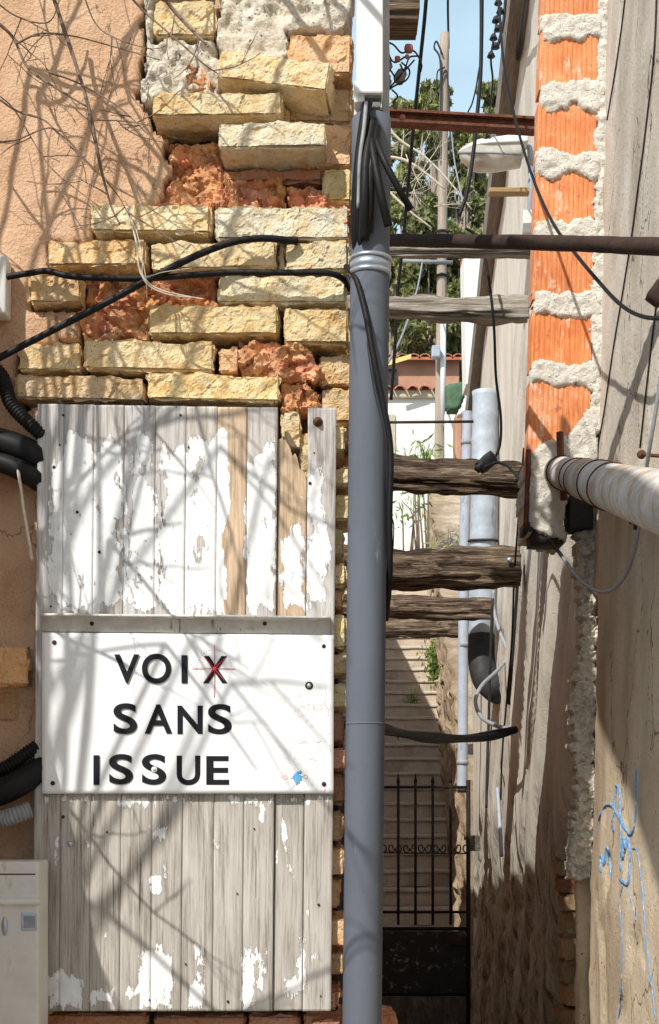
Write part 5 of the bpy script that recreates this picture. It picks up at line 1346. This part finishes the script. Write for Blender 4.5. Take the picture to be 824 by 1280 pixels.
for X_, z_ in tg:
    s1 = (X_+.80)/.571; s2 = max(0, (3.50-z_)/1.06); s_ = max(.25, min(s1, s2))+(rg.uniform(.25, .75) if z_ < 2.45 else rg.uniform(.08, .35))
    p0 = Vector((X_, 2.95, z_))-sv*s_
    t0 = Vector((-1.72-.2*rg.random(), 1.35, rg.uniform(1.6, 3.4)))
    m0 = (p0+t0)/2+Vector((rg.uniform(-.1, .1), rg.uniform(-.1, .1), rg.uniform(.0, .25)))
    pp = smooth_path([t0, m0, p0], 8)
    pp = [q for i, q in enumerate(pp) if i < 3 or keep(q)]
    if len(pp) > 3: tube(bm, pp, lambda f: .0095-.005*f, 7, .1)
    for j in range(2):
        twigs(bm, p0, Vector((rg.uniform(-.2, 1), rg.uniform(-.3, .3), rg.uniform(-1, .7))), rg.uniform(.3, .6), rg.uniform(.0032, .006), rg, 2, keep, .3, (1, 3), .6)
obj('crown', bm, M['twig'], tr_)

# pieces that can be told apart become parts of their own
def split_loose(o):
    me = o.data; n = len(me.vertices); par = list(range(n))
    def find(a):
        while par[a] != a: par[a] = par[par[a]]; a = par[a]
        return a
    for e in me.edges:
        a, b = find(e.vertices[0]), find(e.vertices[1])
        if a != b: par[a] = b
    groups = {}
    for i in range(n): groups.setdefault(find(i), []).append(i)
    if len(groups) < 2: return
    base = o.name.split('.')[0]; mats = list(me.materials)
    faces = {}
    for p in me.polygons: faces.setdefault(find(p.vertices[0]), []).append(p)
    for r, vi in groups.items():
        if r not in faces: continue
        mp_ = {v: i for i, v in enumerate(vi)}
        nm = bpy.data.meshes.new(base)
        nm.from_pydata([me.vertices[v].co[:] for v in vi], [], [[mp_[v] for v in p.vertices] for p in faces[r]])
        for p in nm.polygons: p.use_smooth = True
        for m_ in mats: nm.materials.append(m_)
        q = bpy.data.objects.new(base, nm); C.objects.link(q); q.parent = o.parent
    bpy.data.objects.remove(o)
for o in list(C.objects):
    if o.type == 'MESH' and o.name.split('.')[0] in ('nail', 'ledge_screw', 'pole_cable', 'clamp_body', 'ceramic_cap', 'wire', 'blue_smudge', 'mortar_patch', 'support_block', 'collar', 'rusty_strap', 'spacer', 'clamp_bolt', 'target_drawing') and o.parent:
        if not (o.name.startswith('target')): split_loose(o)

# ================================================================== LIGHT, SKY, CAMERA
EL, AZ = 43, 34
w = bpy.data.worlds.new('World'); sc.world = w; w.use_nodes = True
t = w.node_tree; bg = t.nodes['Background']
sk = t.nodes.new('ShaderNodeTexSky'); sk.sky_type = 'NISHITA'; sk.sun_disc = False
sk.sun_elevation = R(EL); sk.sun_rotation = R(180+AZ); sk.air_density = 1.0; sk.dust_density = 2.2; sk.ozone_density = 1.2
# thin high haze over the clear sky
tc = t.nodes.new('ShaderNodeTexCoord'); mp = t.nodes.new('ShaderNodeMapping'); mp.inputs['Scale'].default_value = (1, 1, 3)
t.links.new(tc.outputs['Generated'], mp.inputs[0])
cl_n = ntex(t, mp.outputs[0], 2.2, 6, .6, .4)
hz_ = ramp(t, [(.38, (.62, .62, .62)), (.72, (.85, .85, .85))], cl_n)
sxyz = t.nodes.new('ShaderNodeSeparateXYZ'); t.links.new(tc.outputs['Generated'], sxyz.inputs[0])
elev = ramp(t, [(.50, (1, 1, 1)), (.70, (.06, .06, .06))], sxyz.outputs['Z'])
skc = mix(t, mth(t, 'MULTIPLY', hz_, elev), sk.outputs[0], (9.4, 12.9, 15.2))
t.links.new(skc, bg.inputs[0]); bg.inputs[1].default_value = .085
ld = bpy.data.lights.new('sun', 'SUN'); ld.energy = 5.0; ld.angle = R(.53); ld.color = (1, .965, .90)
lo = bpy.data.objects.new('sun', ld); C.objects.link(lo)
dv = Vector((math.sin(R(AZ))*math.cos(R(EL)), math.cos(R(AZ))*math.cos(R(EL)), -math.sin(R(EL))))
lo.rotation_euler = dv.to_track_quat('-Z', 'Y').to_euler(); lo.location = (-3, -6, 9)
cd = bpy.data.cameras.new('camera'); co_ = bpy.data.objects.new('camera', cd); C.objects.link(co_)
co_.location = (0, 0, H); co_.rotation_euler = (R(90), 0, 0)
cd.sensor_fit = 'VERTICAL'; cd.sensor_height = 36; cd.lens = S/1280*36; cd.shift_y = (CY-640)/1280
cd.clip_start = .05; cd.clip_end = 500
sc.camera = co_
sc.view_settings.view_transform = 'Standard'; sc.view_settings.look = 'None'; sc.view_settings.exposure = 0
